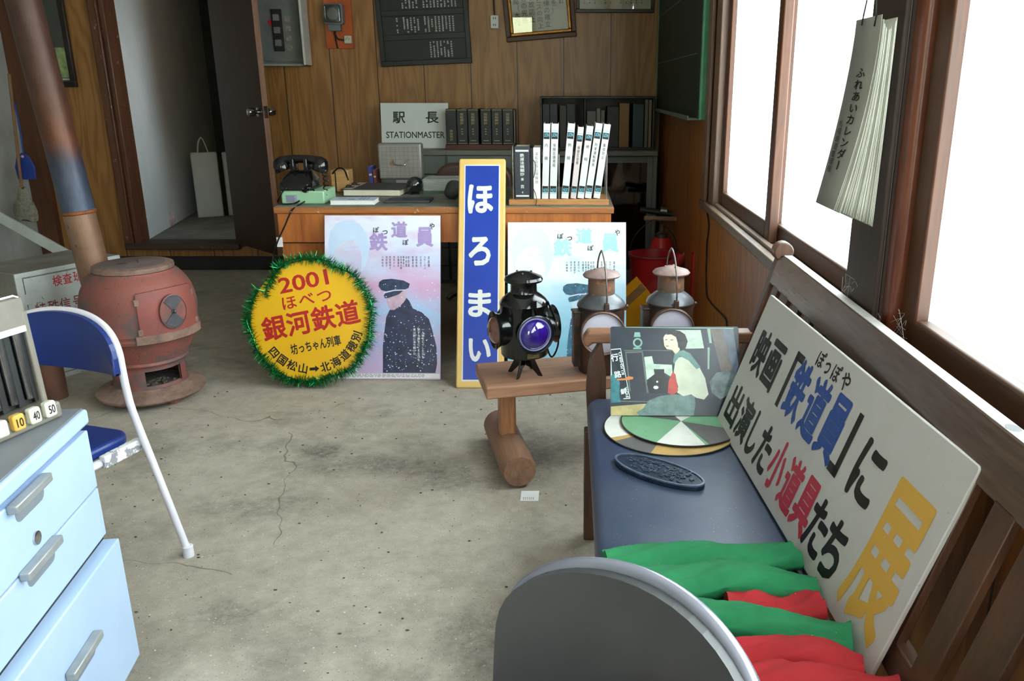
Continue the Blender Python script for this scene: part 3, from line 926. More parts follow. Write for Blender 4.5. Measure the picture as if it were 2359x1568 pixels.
# bookcase in the corner with dim books
q0 = at(1245, 330, y=5.33); q1 = at(1506, 330, y=5.33); zb_ = zt - .004
hz = at(1400, 222, y=5.33).z - zb_
w = q1.x - q0.x
t = thing('bookcase', 'small dark brown open bookcase on the grey cabinet in the corner', 'bookcase', T(q0.x, 5.33, zb_))
bk = wood('bookcase_brown', (38, 25, 19), (27, 18, 14), 'x', 1, .45)
b = MB(); b.box(0, .012, 0, .28, 0, hz); b.box(w - .012, w, 0, .28, 0, hz); b.box(.012, w - .012, 0, .28, 0, .012); b.box(.012, w - .012, 0, .28, hz - .012, hz); b.box(w * .385, w * .385 + .01, 0, .27, .012, hz - .012); b.box(.012, w - .012, .27, .28, .012, hz - .012)
b.build('case', bk, t, bevel=.002)
specs = [(1251, 1266, 240, (24, 28, 34), 'blue-black binder at the left end of the corner bookcase'), (1268, 1284, 240, (30, 36, 44), 'second blue-black binder from the left end of the corner bookcase'),
         (1290, 1304, 244, (44, 36, 34), 'dark brown book behind the white binders in the corner bookcase'), (1306, 1324, 240, (22, 22, 26), 'black book beside the divider of the corner bookcase'),
         (1352, 1372, 256, (92, 90, 80), 'short grey-green booklet right of the divider in the corner bookcase'), (1374, 1382, 250, (120, 116, 104), 'thin pale booklet in the middle of the corner bookcase'), (1384, 1392, 254, (100, 96, 84), 'thin grey booklet in the middle of the corner bookcase'),
         (1398, 1424, 246, (24, 22, 22), 'thick black book left of the ochre book in the corner bookcase'), (1426, 1448, 238, (140, 98, 40), 'ochre yellow book in the corner bookcase'), (1457, 1481, 240, (40, 66, 74), 'dull teal book right of the ochre book'), (1484, 1491, 228, (100, 92, 76), 'tall thin beige book near the right end of the corner bookcase'), (1493, 1499, 230, (128, 112, 88), 'tall tan booklet at the right end of the corner bookcase')]
for u0, u1, v, c, lab in specs:
    xa, xb = at(u0, 330, y=5.35).x, at(u1, 330, y=5.35).x
    hh = min(at((u0 + u1) / 2, v, y=5.35).z - zb_ - .012, hz - .03)
    lo = thing('book', lab, 'book', T(xa, 5.35, zb_ + .0125), 'books in the corner bookcase')
    ww = xb - xa
    m_ = mat('book_cover', c, None, .5, scale=20)
    b = MB(); b.box(0, ww, 0, .004, 0, hh); b.box(0, .002, .004, .19, 0, hh); b.box(ww - .002, ww, .004, .19, 0, hh)
    b.build('cover', m_, lo)
    MB().box(.002, ww - .002, .004, .185, .002, hh - .004).build('pages', M_['paper'], lo)

# ================================================================== DESK
DX0, DX1, DY0, DY1, DZ = -1.288, .198, 3.605, 4.36, .72
t = thing('wooden_desk', 'old orange-brown wooden office desk with a worn grey top edge', 'desk', T(DX0, DY0, 0))
w = DX1 - DX0; d = DY1 - DY0
ow = wood('desk_veneer', (194, 118, 54), (152, 84, 38), 'z', .45, .35, .08)
ow2 = wood('desk_top_edge', (180, 112, 56), (140, 84, 42), 'x', .7, .5, .12, worn=(190, 172, 140))
zap = at(1030, 557, y=DY0 + .02).z
b = MB(); b.box(0, w, 0, d, DZ - .03, DZ - .003); b.build('top_board', ow2, t, bevel=.003)
MB().box(.004, w - .004, .004, d - .004, DZ - .003, DZ).build('top_sheet', mat('dusty_green_sheet', (124, 122, 108), (92, 96, 84), .7, scale=7), t)
MB().box(.012, w - .012, .006, .028, zap, DZ - .03).build('apron', ow, t, bevel=.002)
for a, c in ((.012, .40), (w - .40, w - .012)):
    pd = MB().box(a, c, .03, d - .02, .03, DZ - .03).build('pedestal', ow, t, bevel=.003)
    MB().box(a + .0, c, .0285, .031, zap - .008, zap - .002).build('pedestal_seam', M_['base'], pd)
    for k in range(4):
        o = MB().box(a + .015, c - .015, d - .02, d - .004, .06 + k * .15, .20 + k * .15).build('drawer', ow, pd, bevel=.002)
        MB().box((a + c) / 2 - .04, (a + c) / 2 + .04, d - .004, d + .012, .13 + k * .15, .142 + k * .15).build('drawer_pull', M_['steel'], o)
for x in (.03, w - .07):
    for y in (.04, d - .08): MB().box(x, x + .04, y, y + .04, 0, .031).build('foot', M_['base'], t)
q = at(644, 557, y=DY0)
MB().box(q.x - DX0 - .012, q.x - DX0 + .012, -.0016, .0058, q.z - .022, q.z + .02).build('tape_scrap', M_['paperw'], t)

# ---- green box and black telephone
q0 = at(636, 470, z=DZ); q1 = at(735, 470, z=DZ)
gz = at(685, 440, y=q0.y).z - DZ; gw = q1.x - q0.x; gd = .19
gx, gy = max(q0.x, DX0 + .01), q0.y
t = thing('terminal_box', 'pale green telephone terminal box on the left end of the wooden desk', 'box', T(gx, gy, DZ))
MB().box(0, gw, 0, gd, 0, gz).build('body', mat('pale_green', (152, 196, 158), (142, 184, 148), .4, scale=5), t, bevel=.006)
o = MB().box(gw * .10, gw * .37, -.0006, .0001, gz * .12, gz * .72).build('label', mat('label_bluegrey', (150, 158, 172), (140, 146, 160), .6), t)
b = MB()
for k in range(5): b.rect(gw * .115, gz * (.2 + .1 * k), gw * (.3 + .01 * (k % 3)), gz * (.23 + .1 * k), .0, T(0, -.001, 0) @ RX(pi / 2))
b.build('label_print', M_['ink'], o)
b = MB()
for pts in (((690, 462), (678, 468), (655, 470), (640, 466), (645, 452), (655, 437), (668, 428)),):
    b.tube(smooth_path([at(u, v, z=DZ + .005) if i in (1, 2, 3) else at(u, v, y=gy - .012 + (.045 if i == 6 else 0)) for i, (u, v) in enumerate(pts)], 6), .0035, 7)
b.v = [T(-gx, -gy, -DZ) @ p for p in b.v]
b.build('phone_lead', M_['black'], t)
b = MB(); b.tube(smooth_path([at(702, 464, y=gy - .004), at(692, 470, z=DZ + .005), at(672, 485, y=DY0 - .012), at(656, 520, y=DY0 - .012), at(640, 555, y=DY0 - .012), at(630, 590, y=DY0 - .012), at(628, 620, y=DY0 - .02)], 6), .0035, 7)
b.v = [T(-gx, -gy, -DZ) @ p for p in b.v]
b.build('line_cord', M_['black'], t)

px0, px1 = at(655, 440, y=gy + .1).x, at(728, 440, y=gy + .1).x
pz = DZ + gz + .001
pc = ((px0 + px1) / 2 + .005, gy + .10)
t = thing('telephone', 'old black desk telephone seen from behind, on the pale green box', 'telephone', T(pc[0], pc[1], pz))
pw_ = (px1 - px0) * .5 + .004
rg = []
for z, sx, sy, oy in ((.0, pw_ - .002, .094, 0), (.006, pw_, .096, 0), (.030, pw_ * .96, .090, .004), (.045, pw_ * .86, .074, .01), (.065, pw_ * .70, .050, .022), (.078, pw_ * .60, .034, .028)):
    rg.append([(x, y + oy, z) for x, y in rrect(-sx, -sy, sx, sy, .022, 4)])
MB().loft(rg).build('body', M_['black'], t, smooth=50)
b = MB()
for sx in (-.030, .030):
    for yy, zz in ((-.008, .132), (.05, .118)):
        b.box(sx - .008, sx + .008, yy, yy + .012, .06, zz)
    b.box(sx - .008, sx + .008, .004, .062, .06, .082)
b.build('cradle', M_['black'], t, bevel=.003)
b = MB()
hp = arc(15, lambda x: Vector((x, .030, .128 - 5.0 * x * x * .30)), -.078, .078)
b.tube(hp, [.018 + .004 * abs(i - 7) / 7 for i in range(15)], 12)
for sgn in (-1, 1):
    c = Vector((sgn * .092, .030, .106))
    Q = T(*c) @ RY(sgn * .35)
    b.lathe([(.014, .028), (.027, .020), (.036, -.002), (.037, -.026), (.034, -.034), (.0, -.035)], 22, Q)
    b.ball((sgn * .086, .030, .120), .026, .025, .020, n=8)
b.build('handset', M_['black'], t, smooth=60)
cc = []
path = smooth_path([(.098, .02, .085), (.118, -.01, .06), (.126, -.04, .01), (.118, -.07, -.035), (.095, -.085, -.04), (.080, -.09, -.01), (.066, -.098, .022), (.052, -.10, -.002), (.045, -.10, .012)], 24)
for i, p in enumerate(path):
    a = i * 2 * pi / 9
    tg = (path[min(i + 1, len(path) - 1)] - path[max(i - 1, 0)]).normalized()
    n1 = tg.orthogonal().normalized(); n2 = tg.cross(n1)
    cc.append(p + (Vector((cos(a), sin(a) * .4, 0)) + tg * 0) * .011 + Vector((0, 0, sin(a) * .004)))
MB().tube(cc, .0031, 6).build('coiled_cord', M_['black'], t)

# ---- tan wooden block behind the telephone with a black lead
q0 = at(766, 413, z=DZ + .02); q1 = at(803, 413, z=DZ + .02)
q0.y = q1.y = 4.12
xa, xb = at(762, 410, y=4.12).x, at(803, 410, y=4.12).x; ztop = at(780, 392, y=4.12).z
t = thing('wooden_box', 'small tan wooden box behind the black telephone', 'box', T(xa, 4.12, DZ))
MB().box(0, xb - xa, 0, .09, 0, ztop - DZ).build('body', wood('pale_wood', (198, 156, 98), (168, 124, 72), 'x', 1, .5), t, bevel=.003)
MB().box(.02, .026, -.001, .001, .0, ztop - DZ - .01).build('seam', M_['base'], t)
b = MB(); b.tube(smooth_path([at(766, 400, y=4.10), at(778, 388, y=4.09), at(792, 390, y=4.09), at(800, 408, y=4.06), at(802, 414, y=4.03)], 6), .004, 6)
tag(b.build('black_lead', M_['black']), 'short black lead looping beside the small tan box', 'cable')

# ---- ring folder, thin white book
f0, f1 = at(787, 452, z=DZ), at(925, 450, z=DZ)
fd = .26
t = thing('ring_folder', 'dark covered ring folder with thick cream pages lying on the desk', 'folder', T(f0.x, f0.y, DZ + .0005) @ RZ(-.03))
w = f1.x - f0.x
MB().box(.01, w, 0, fd, .002, .030).build('pages', M_['paper'], t, bevel=.002)
MB().box(0, w + .012, -.004, fd + .01, .0305, .034).build('cover', mat('folder_slate', (62, 64, 68), (50, 51, 54), .55, scale=12), t, bevel=.001)
MB().box(.012, .052, -.005, fd + .011, .0342, .0352).build('spine_strip', mat('strip_cream', (176, 164, 140), (150, 138, 116), .7), t)
b = MB()
for yy in (.06, .16): b.tube([(.02 + .014 * cos(a), yy, .034 + .012 * sin(a)) for a in [pi * i / 8 for i in range(9)]], .003, 6); b.box(.012, .045, yy - .012, yy + .012, .0352, .038)
b.build('ring', M_['blackm'], t)
f0, f1 = at(760, 472, z=DZ), at(862, 472, z=DZ)
t = thing('thin_book', 'thin white paperback lying in front of the ring folder', 'book', T(f0.x, f0.y, DZ + .0005) @ RZ(.03))
w = f1.x - f0.x
MB().box(.003, w - .003, .002, .115, .002, .018).build('pages', M_['paperw'], t)
o = MB().box(0, w, 0, .118, .0182, .0195).build('cover', mat('cover_bluewhite', (196, 204, 220), (184, 192, 210), .5, scale=6), t)
MB().box(0, w, 0, .118, 0, .0015).build('back_cover', M_['paperw'], t)
b = MB()
b.flat([(w * .35, .03), (w * .55, .02), (w * .50, .05), (w * .38, .055)], .0198); b.flat([(w * .1, .07), (w * .3, .065), (w * .3, .085), (w * .12, .09)], .0198)
for k in range(3): b.rect(w * (.62 + .08 * k), .03, w * (.66 + .08 * k), .10, .0198)
b.build('cover_print', mat('print_blue', (120, 134, 164), (140, 150, 170), .5), o)

# ---- blotter, glass ball, dark bundle
q0, q1 = at(886, 468, z=DZ), at(990, 468, z=DZ)
MBp = MB().prism([(0, 0), (q1.x - q0.x, 0), (q1.x - q0.x, .12), (.012, .12)], 0, .012)
o = MBp.build('desk_blotter', mat('slate_blotter', (58, 62, 68), (46, 49, 54), .6, scale=15), bevel=.002); o.matrix_local = T(q0.x, q0.y, DZ + .0005)
tag(o, 'flat slate-coloured pad lying on the desk edge in front of the glass ball', 'pad')
q = at(956, 450, z=DZ)
r = .041
t = thing('glass_ball', 'round dark glass ball standing behind the flat slate-coloured pad', 'ball', T(at(956, 434, y=q.y + .04).x, q.y + .045, DZ))
MB().ball((0, 0, r + .004), r, n=20).build('ball', mat('dark_glass', (30, 36, 38), (24, 28, 30), .05, coat=1.0), t, smooth=180)
MB().lathe([(.022, 0), (.022, .004), (.014, .007), (.0, .007)], 20).build('stand', M_['blackm'], t)
q = at(1040, 462, z=DZ)
b = MB(); b.ball((0, 0, .042), .042, .035, .042, n=10)
rr = random.Random(11)
for i in range(len(b.v)):
    p = b.v[i]; k = 1 + .14 * sin(40 * p.x + 3) * cos(55 * p.z) + .06 * sin(90 * p.y); b.v[i] = Vector((p.x * k, p.y * k, max(p.z * k, .0)))
o = b.build('cloth_bundle', mat('charcoal_cloth', (66, 66, 64), (34, 34, 33), .8, scale=24, bump=.5), smooth=60); o.matrix_local = T(q.x, q.y + .05, DZ + .0005)
tag(o, 'dark lumpy bundle on the desk just left of the tall blue station sign', 'bundle')

# ---- grey weathered box, checkered metal case with its base
q0 = at(975, 447, z=DZ)
xa, xb = at(975, 430, y=q0.y + .02).x, at(1062, 430, y=q0.y + .02).x + .16; za = at(1000, 412, y=q0.y + .02).z - DZ
t = thing('weathered_box', 'long weathered grey wooden box on the desk behind the blue station sign', 'box', T(xa, q0.y + .02, DZ))
wm = wood('weathered_grey', (170, 172, 168), (132, 134, 130), 'x', .8, .8, .2)
b = MB(); w = xb - xa
b.box(0, w, 0, .012, 0, za); b.box(0, w, .14, .152, 0, za); b.box(0, .012, .012, .14, 0, za); b.box(w - .012, w, .012, .14, 0, za); b.box(.012, w - .012, .012, .14, 0, .01)
b.build('sides', wm, t, bevel=.0015)
MB().box(-.002, w + .002, -.002, .004, -.0, .014).build('green_strip', mat('dull_green', (60, 84, 66), None, .6), t)

qb = at(940, 436, z=DZ); yb_ = max(qb.y, 4.08)
xa, xb = at(912, 420, y=yb_).x, at(975, 420, y=yb_).x
zb1 = at(940, 413, y=yb_).z - DZ
t = thing('ticket_case', 'upright grey metal case with embossed grid and bent wire handle', 'case', T(xa, yb_, DZ))
w = xb - xa
gm = mat('case_grey', (142, 138, 134), (128, 124, 120), .42, .35, scale=12)
MB().box(0, w, 0, .10, 0, zb1).build('base', gm, t, bevel=.003)
MB().lathe([(.005, 0), (.005, .003), (.0, .004)], 10, T(w * .35, 0, zb1 * .55) @ RX(pi / 2)).build('rivet', M_['chrome'], t)
ca, cb = at(875, 412, y=yb_).x - xa, at(975, 412, y=yb_).x - xa
zc1 = at(925, 330, y=yb_).z - DZ
MB().box(ca, cb, -.012, .055, zb1 + .001, zc1).build('body', gm, t, bevel=.010, seg=3)
b = MB()
for k in range(1, 10):
    x = ca + (cb - ca) * k / 10; b.box(x - .0006, x + .0006, -.0126, -.0118, zb1 + .012, zc1 - .014)
for k in range(1, 9):
    z = zb1 + (zc1 - zb1) * k / 9; b.box(ca + .012, cb - .012, -.0126, -.0118, z - .0006, z + .0006)
b.build('embossed_grid', mat('grid_dark', (108, 104, 100), None, .5), t)
hz_ = zb1 + (zc1 - zb1) * .47
MB().tube(smooth_path([(ca + .075, -.012, hz_ + .016), (ca + .082, -.024, hz_), (ca + .09, -.026, hz_ - .008), (cb - .085, -.026, hz_ - .008), (cb - .078, -.022, hz_ + .004), (cb - .068, -.012, hz_ + .018)], 5), .0028, 8).build('handle', M_['chrome'], t)
MB().lathe([(.013, 0), (.012, .001), (.0, .0012)], 14, T(ca + .070, -.012, hz_ - .004) @ RX(pi / 2)).build('rust_stain', mat('rust_patch', (130, 96, 72), (150, 120, 96), .8, scale=80), t)

# colourful paperbacks behind the case
xa = at(851, 410, y=4.22).x
for k, (c, w, hh, lab) in enumerate((((34, 52, 122), .018, .115, 'blue covered booklet leaning left of the grey metal case'), ((96, 40, 34), .014, .10, 'dark red booklet between the blue booklet and the metal case'))):
    t = thing('booklet', lab, 'book', T(xa + .004 + k * .022, 4.22, DZ) @ RY(-.08))
    b = MB(); b.box(0, w, 0, .003, 0.002, hh); b.box(0, .0015, .003, .1, 0.002, hh); b.box(w - .0015, w, .003, .1, 0.002, hh)
    b.build('cover', mat('booklet_cover', c, None, .4), t)
    MB().box(.0015, w - .0015, .003, .098, .004, hh - .002).build('pages', M_['paper'], t)
    b = MB(); b.rect(.002, hh * .62, w - .002, hh * .70, 0, T(0, -.0006, 0) @ RX(pi / 2)); b.build('spine_band', mat('band_cream', (196, 176, 120), None, .5), t)

# ---- brown leather chair behind the desk
yb2 = 4.72
xa, xb = at(1003, 400, y=yb2).x, at(1003, 400, y=yb2).x + .44; zt_ = at(1040, 375, y=yb2).z
t = thing('leather_chair', 'brown leather office chair behind the wooden desk, mostly hidden', 'chair', T((xa + xb) / 2, yb2, 0))
lm = mat('brown_leather', (92, 64, 54), (72, 50, 42), .45, scale=6, bump=.2, bscale=200)
hw = (xb - xa) / 2
MB().prism(rrect(-hw, .44, hw, zt_, .10, 8), -.035, .045, RX(pi / 2)).build('backrest', lm, t, bevel=.022, seg=4)
MB().prism(rrect(-.22, .0, .22, .44, .06), .40, .47).build('seat', lm, t, bevel=.02, seg=3)
MB().lathe([(.025, .06), (.025, .40)], 14, T(0, .22, 0)).build('column', M_['steel'], t)
for k in range(4):
    a = pi / 4 + k * pi / 2
    MB().tube([(0, .22, .08), (.24 * cos(a), .22 + .24 * sin(a), .03), (.26 * cos(a), .22 + .26 * sin(a), .016)], [.018, .015, .015], 8).build('leg', M_['steel'], t)

# ---- rack of binders at the right end of the desk
r0, r1 = at(1172, 473, z=DZ), at(1403, 473, z=DZ)
yr = r0.y
t = thing('binder_rack', 'varnished wooden book rack with metal dividers on the right end of the desk', 'book rack', T(r0.x, yr, DZ))
w = r1.x - r0.x; rh = .026
rw = wood('rack_wood', (190, 138, 84), (160, 108, 60), 'x', .8, .4)
MB().box(0, w, 0, .20, 0, rh).build('base', rw, t, bevel=.003)
for k, (u, v) in enumerate(((1183, 338), (1288, 356), (1397, 356))):
    x = at(u, 445, y=yr + .03).x - r0.x; hh = at(u, v, y=yr + .03).z - DZ
    MB().tube(smooth_path([(x, .022, rh), (x, .022, hh - .02), (x, .034, hh), (x, .10, hh), (x, .15, hh - .01), (x, .165, rh)], 6), .0032, 7).build('divider', M_['steel'], t)
zr = DZ + rh + .0005
yb3 = yr + .012


def bx_at(u0, u1, v0, v1, y):
    return at(u0, v1, y=y).x, at(u1, v1, y=y).x, at((u0 + u1) / 2, v0, y=y).z - zr


xa, xb, hh = bx_at(1187, 1221, 337, 452, yb3)
t = thing('law_book', 'thick blue-black book with white spine characters at the left of the binder rack', 'book', T(xa, yb3, zr))
w = xb - xa
m_ = mat('spine_slate', (44, 52, 62), (36, 43, 52), .4, scale=12)
b = MB(); b.box(0, w, 0, .006, 0, hh); b.box(0, .003, .006, .17, 0, hh); b.box(w - .003, w, .006, .17, 0, hh); b.build('cover', m_, t, bevel=.003)
MB().box(.003, w - .003, .006, .165, .004, hh - .004).build('pages', M_['paper'], t)
Mt = T(0, -.0006, 0) @ RX(pi / 2)
b = MB(); b.rect(.004, hh * .90, w - .004, hh * .935, 0, Mt); b.rect(.004, hh * .045, w - .004, hh * .075, 0, Mt)
b.cells('鉄道法規類抄', w * .34, hh * .44, w * .66, hh * .87, 0, .02, True, Mt)
b.cells('施', w * .4, hh * .35, w * .6, hh * .41, 0, .02, True, Mt); b.cells('四', w * .38, hh * .2, w * .62, hh * .28, 0, .02, True, Mt); b.cells('4', w * .4, hh * .1, w * .6, hh * .16, 0, .02, True, Mt)
b.build('spine_print', M_['white'], t)
xa, xb, hh = bx_at(1229, 1245, 340, 452, yb3)
t = thing('cord_bound_booklet', 'thin white booklet bound with a dark cord, next to the thick blue-black book', 'book', T(xa, yb3, zr))
w = xb - xa
MB().box(0, w, 0, .165, 0, hh).build('pages', M_['paperw'], t, bevel=.003)
MB().box(-.012, -.0005, .004, .16, 0, hh * .985).build('black_back', M_['blackm'], t)
b = MB(); b.cells('運転取扱心得解説', w * .25, hh * .3, w * .75, hh * .92, 0, 0, True, Mt); b.build('spine_print', mat('pale_grey_ink', (120, 118, 114), None, .6), t)
b = MB()
b.tube(smooth_path([(-.004, -.002, hh * .78), (.008, -.006, hh * .72), (.010, -.007, hh * .6), (.004, -.005, hh * .45), (.0, -.002, hh * .42)], 5), .0016, 5)
b.tube(smooth_path([(0, -.003, hh * .2), (.010, -.008, hh * .1), (.014, -.018, -.005), (.010, -.018, -.022), (.016, -.02, -.028), (.03, -.02, -.025)], 5), .0016, 5)
b.build('binding_cord', mat('dark_brown_cord', (44, 32, 24), None, .8), t)
bind = [(1248, 1263, 1252, 285, '内規', 0, 'upright white binder with two title characters, beside the cord-bound booklet'), (1266, 1282, 1270, 285, '保線区諸規程', 0, 'upright white binder pressed against the middle metal divider'),
        (1293, 1309, 1308, 285, '例規', 0, 'white binder leaning away from the middle divider, first of the leaning ones'), (1314, 1327, 1331, 293, '保線区設備', 1, 'pinkish-grey binder leaning among the white ones'),
        (1330, 1345, 1351, 291, '規程', 0, 'white leaning binder directly after the pinkish-grey one'), (1347, 1362, 1372, 285, '列車運転関係', 0, 'white leaning binder with a long title, second from the rack end'), (1367, 1382, 1391, 287, '事故防止', 2, 'last white binder, glaring in the light against the end divider')]
bm = mat('binder_white', (214, 216, 214), (204, 207, 206), .4, scale=6)
bm2 = mat('binder_pinkgrey', (208, 196, 194), None, .4)
cy = mat('label_cyan', (110, 196, 214), None, .4)
for k, (u0, u1, ut, vt, title, tint, lab) in enumerate(bind):
    y = yb3 + .002 * k
    pa = at(u0, 450, y=y); pb = at(u1, 450, y=y); pt = at(ut, vt, y=y)
    lean = atan2(pt.x - pa.x, pt.z - pa.z); L = sqrt((pt.x - pa.x) ** 2 + (pt.z - zr) ** 2); w = pb.x - pa.x
    t = thing('binder', lab, 'binder', T(pa.x, y, zr + w * sin(lean)) @ RY(lean), 'white binders in the desk rack')
    cm = bm2 if tint == 1 else bm
    b = MB(); b.box(0, w, 0, .003, 0, L); b.box(0, .002, .003, .17, 0, L); b.box(w - .002, w, .003, .17, 0, L)
    b.build('cover', cm, t, bevel=.001)
    MB().box(.003, w - .003, .006, .165, .004, L - .012).build('pages', M_['paperw'], t)
    ob = [MB().rect(w * .06, L * y0, w * .94, L * y1, 0, Mt).build('spine_label', M_['ink'], t) for y0, y1 in ((.80, .885), (.09, .175))]
    Mt2 = T(0, -.0009, 0) @ RX(pi / 2)
    for o, (y0, y1, fl) in zip(ob, ((.80, .885, 1), (.09, .175, 0))):
        hh = y1 - y0; b = MB()
        if fl: b.fit('LION', w * .16, L * (y0 + hh * .34), w * .84, L * (y1 - hh * .1), 0, .02, Mt2)
        else: b.fit('LION', w * .84, L * (y0 + hh * .62), w * .16, L * (y0 + hh * .06), 0, .02, Mt2)
        yy = .905 if fl else .07; b.rect(w * .05, L * yy, w * .95, L * (yy + .008), 0, Mt2)
        b.build('label_print', cy, o)
    b = MB()
    n = len(title)
    if n == 2: b.cells(title[0], w * .22, L * .69, w * .78, L * .745, 0, .0, True, Mt2); b.cells(title[1], w * .22, L * .52, w * .78, L * .575, 0, .0, True, Mt2)
    else: b.cells(title, w * .28, L * .74 - n * L * .052, w * .74, L * .745, 0, .0, True, Mt2)
    b.build('title', M_['ink'], t)
# ================================================================== POSTERS AND SIGNS BY THE DESK
def poster_mat(name, stops, blot, h, strength):
    t = NT(name)
    sep = t.n.new('ShaderNodeSeparateXYZ'); t.l.new(t.tc.outputs['Object'], sep.inputs[0])
    nz = t.noise(t.map((3, 3, 1)), 2.2, 3, .5)
    f = t.math('ADD', t.math('DIVIDE', sep.outputs[1], h), t.math('MULTIPLY', t.math('SUBTRACT', nz, .5), strength))
    col = t.ramp(f, [(p, lin(c)) for p, c in stops])
    k = t.ramp(t.noise(t.map((2, 4, 1), (0, 0, 0), (1, 2, 0)), 3.5, 3, .5), [(.45, (0, 0, 0, 1)), (.75, (.6, .6, .6, 1))])
    col = t.mix(k, col, lin(blot))
    t.bump(t.noise(t.map((3, 9, 1), (0, 0, .5)), 6, 4, .6), .25, .004)
    return t.fin(col, .35)


CRED = ['高倉健', '大竹しのぶ', '広末涼子', '吉岡秀隆', '安藤政信', '平田満', '中本賢', '坂東英二', '本田博太郎', '石橋蓮司', '志村けん', '奈良岡朋子', '田中好子', '小林稔侍']


def make_poster(M, w, h, label, base, title_c, hair_c, face_c, dark_c, cap_c, skin_c, snow_c, seed):
    t = thing('film_poster', label, 'poster', M)
    MB().box(0, w, 0, h, -.012, -.0008).build('backing', mat('board_lilac_edge', (96, 90, 116), (84, 80, 104), .6), t)
    MB().box(0, w, 0, h, -.0008, 0).build('print', base, t, smooth=0)
    X = lambda a: a * w
    Y = lambda a: (1 - a) * h
    P = lambda pts: [(X(a), Y(c)) for a, c in pts]
    b = MB()
    hairp = [(.03, .17), (.05, .10), (.10, .05), (.17, .03), (.25, .03), (.31, .06), (.36, .11), (.385, .18), (.38, .25), (.35, .31), (.31, .35), (.32, .26), (.30, .20), (.24, .15), (.16, .16), (.09, .20), (.06, .26), (.07, .33), (.045, .27)]
    b.flat(P(hairp[::-1]), .0004)
    b.build('pale_head_print', hair_c, t)
    b = MB(); b.flat(P([(.16, .205), (.17, .208), (.22, .205), (.225, .209), (.17, .214)][::-1]), .0005); b.flat(P([(.26, .20), (.31, .198), (.315, .203), (.265, .207)][::-1]), .0005)
    b.build('pale_face_print', hair_c, t)
    # standing man in a peaked cap and dark coat
    coat = [(.50, .96), (.50, .80), (.515, .70), (.53, .62), (.56, .575), (.62, .565), (.68, .53), (.705, .50), (.73, .52), (.76, .565), (.84, .59), (.90, .63), (.93, .70), (.965, .80), (.97, .90), (.955, .96)]
    b = MB(); b.flat(P(coat[::-1]), .0005); b.build('coat_print', dark_c, t)
    b = MB(); b.flat(P([(.53, .475), (.535, .51), (.545, .545), (.565, .575), (.60, .575), (.66, .545), (.70, .51), (.705, .47), (.69, .45), (.60, .45), (.54, .465)][::-1]), .0007); b.build('face_print', skin_c, t)
    b = MB(); b.flat(P([(.465, .43), (.47, .405), (.50, .39), (.58, .385), (.68, .395), (.735, .415), (.725, .44), (.69, .452), (.60, .452), (.53, .462), (.49, .455)][::-1]), .0009)
    b.flat(P([(.51, .485), (.53, .465), (.62, .452), (.68, .455), (.64, .48), (.56, .50), (.52, .505)][::-1]), .0010); b.build('cap_print', cap_c, t)
    b = MB(); b.flat(P([(.505, .468), (.60, .452), (.70, .450), (.70, .456), (.60, .459), (.508, .475)][::-1]), .0012); b.build('cap_band_print', snow_c, t)
    R = random.Random(seed); b = MB()
    for k in range(230):
        a, c = R.uniform(.42, .98), R.uniform(.36, .95)
        if R.random() < .5: a, c = R.uniform(.50, .95), R.uniform(.60, .95)
        r = R.choice((.0012, .0016, .002, .003)); b.flat(circ(X(a), Y(c), r, 6), .0014)
    o = b.build('snow_print', snow_c, t); o['kind'] = 'stuff'
    b = MB()
    for ch, a0, c0, a1, c1 in (('鉄', .385, .105, .545, .215), ('道', .575, .035, .715, .135), ('員', .79, .07, .94, .19)):
        b.fit(ch, X(a0), Y(c1), X(a1), Y(c0), .0008, .035)
    b.build('title', title_c, t)
    b = MB()
    for ch, a0, c0, a1, c1 in (('ぽ', .42, .07, .47, .105), ('っ', .50, .09, .545, .115), ('ぽ', .675, .145, .725, .18), ('や', .905, .045, .95, .085)):
        b.fit(ch, X(a0), Y(c1), X(a1), Y(c0), .0016, .015)
    xs = [.90, .865, .83, .793, .762, .725, .705, .682, .66, .636, .60, .565, .535, .50]
    for i, s_ in enumerate(CRED):
        n = len(s_)
        b.cells(s_, X(xs[i] - .009), Y(.245 + .0165 * max(n, 4.2)), X(xs[i] + .009), Y(.245), .0008, 0, True)
    b.build('small_print', M_['ink'], t)
    b = MB()
    for i, (s_, c1) in enumerate((('一人娘を亡くした日も、', .685), ('愛する妻を亡くした日も、', .685), ('男は駅に立ち続けた…', .685))):
        b.cells(s_, X(.835 - .037 * i), Y(c1 + .0185 * len(s_)), X(.862 - .037 * i), Y(c1), .0016, .01, True)
    b.build('caption_print', M_['paperw'], t)
    b = MB()
    b.rect(.004, Y(.993), w - .004, Y(.965), .0005)
    o = b.build('credit_strip', M_['paperw'], t)
    b = MB()
    for r in range(3):
        x = X(.06)
        while x < X(.86):
            l = R.uniform(.006, .02); b.rect(x, Y(.971 + r * .007), min(x + l, X(.88)), Y(.968 + r * .007), .0008); x += l + R.uniform(.002, .006)
    b.build('credit_print', mat('fine_grey_print', (110, 108, 112), None, .6) if 'fine_grey_print' not in bpy.data.materials else bpy.data.materials['fine_grey_print'], o)
    return t


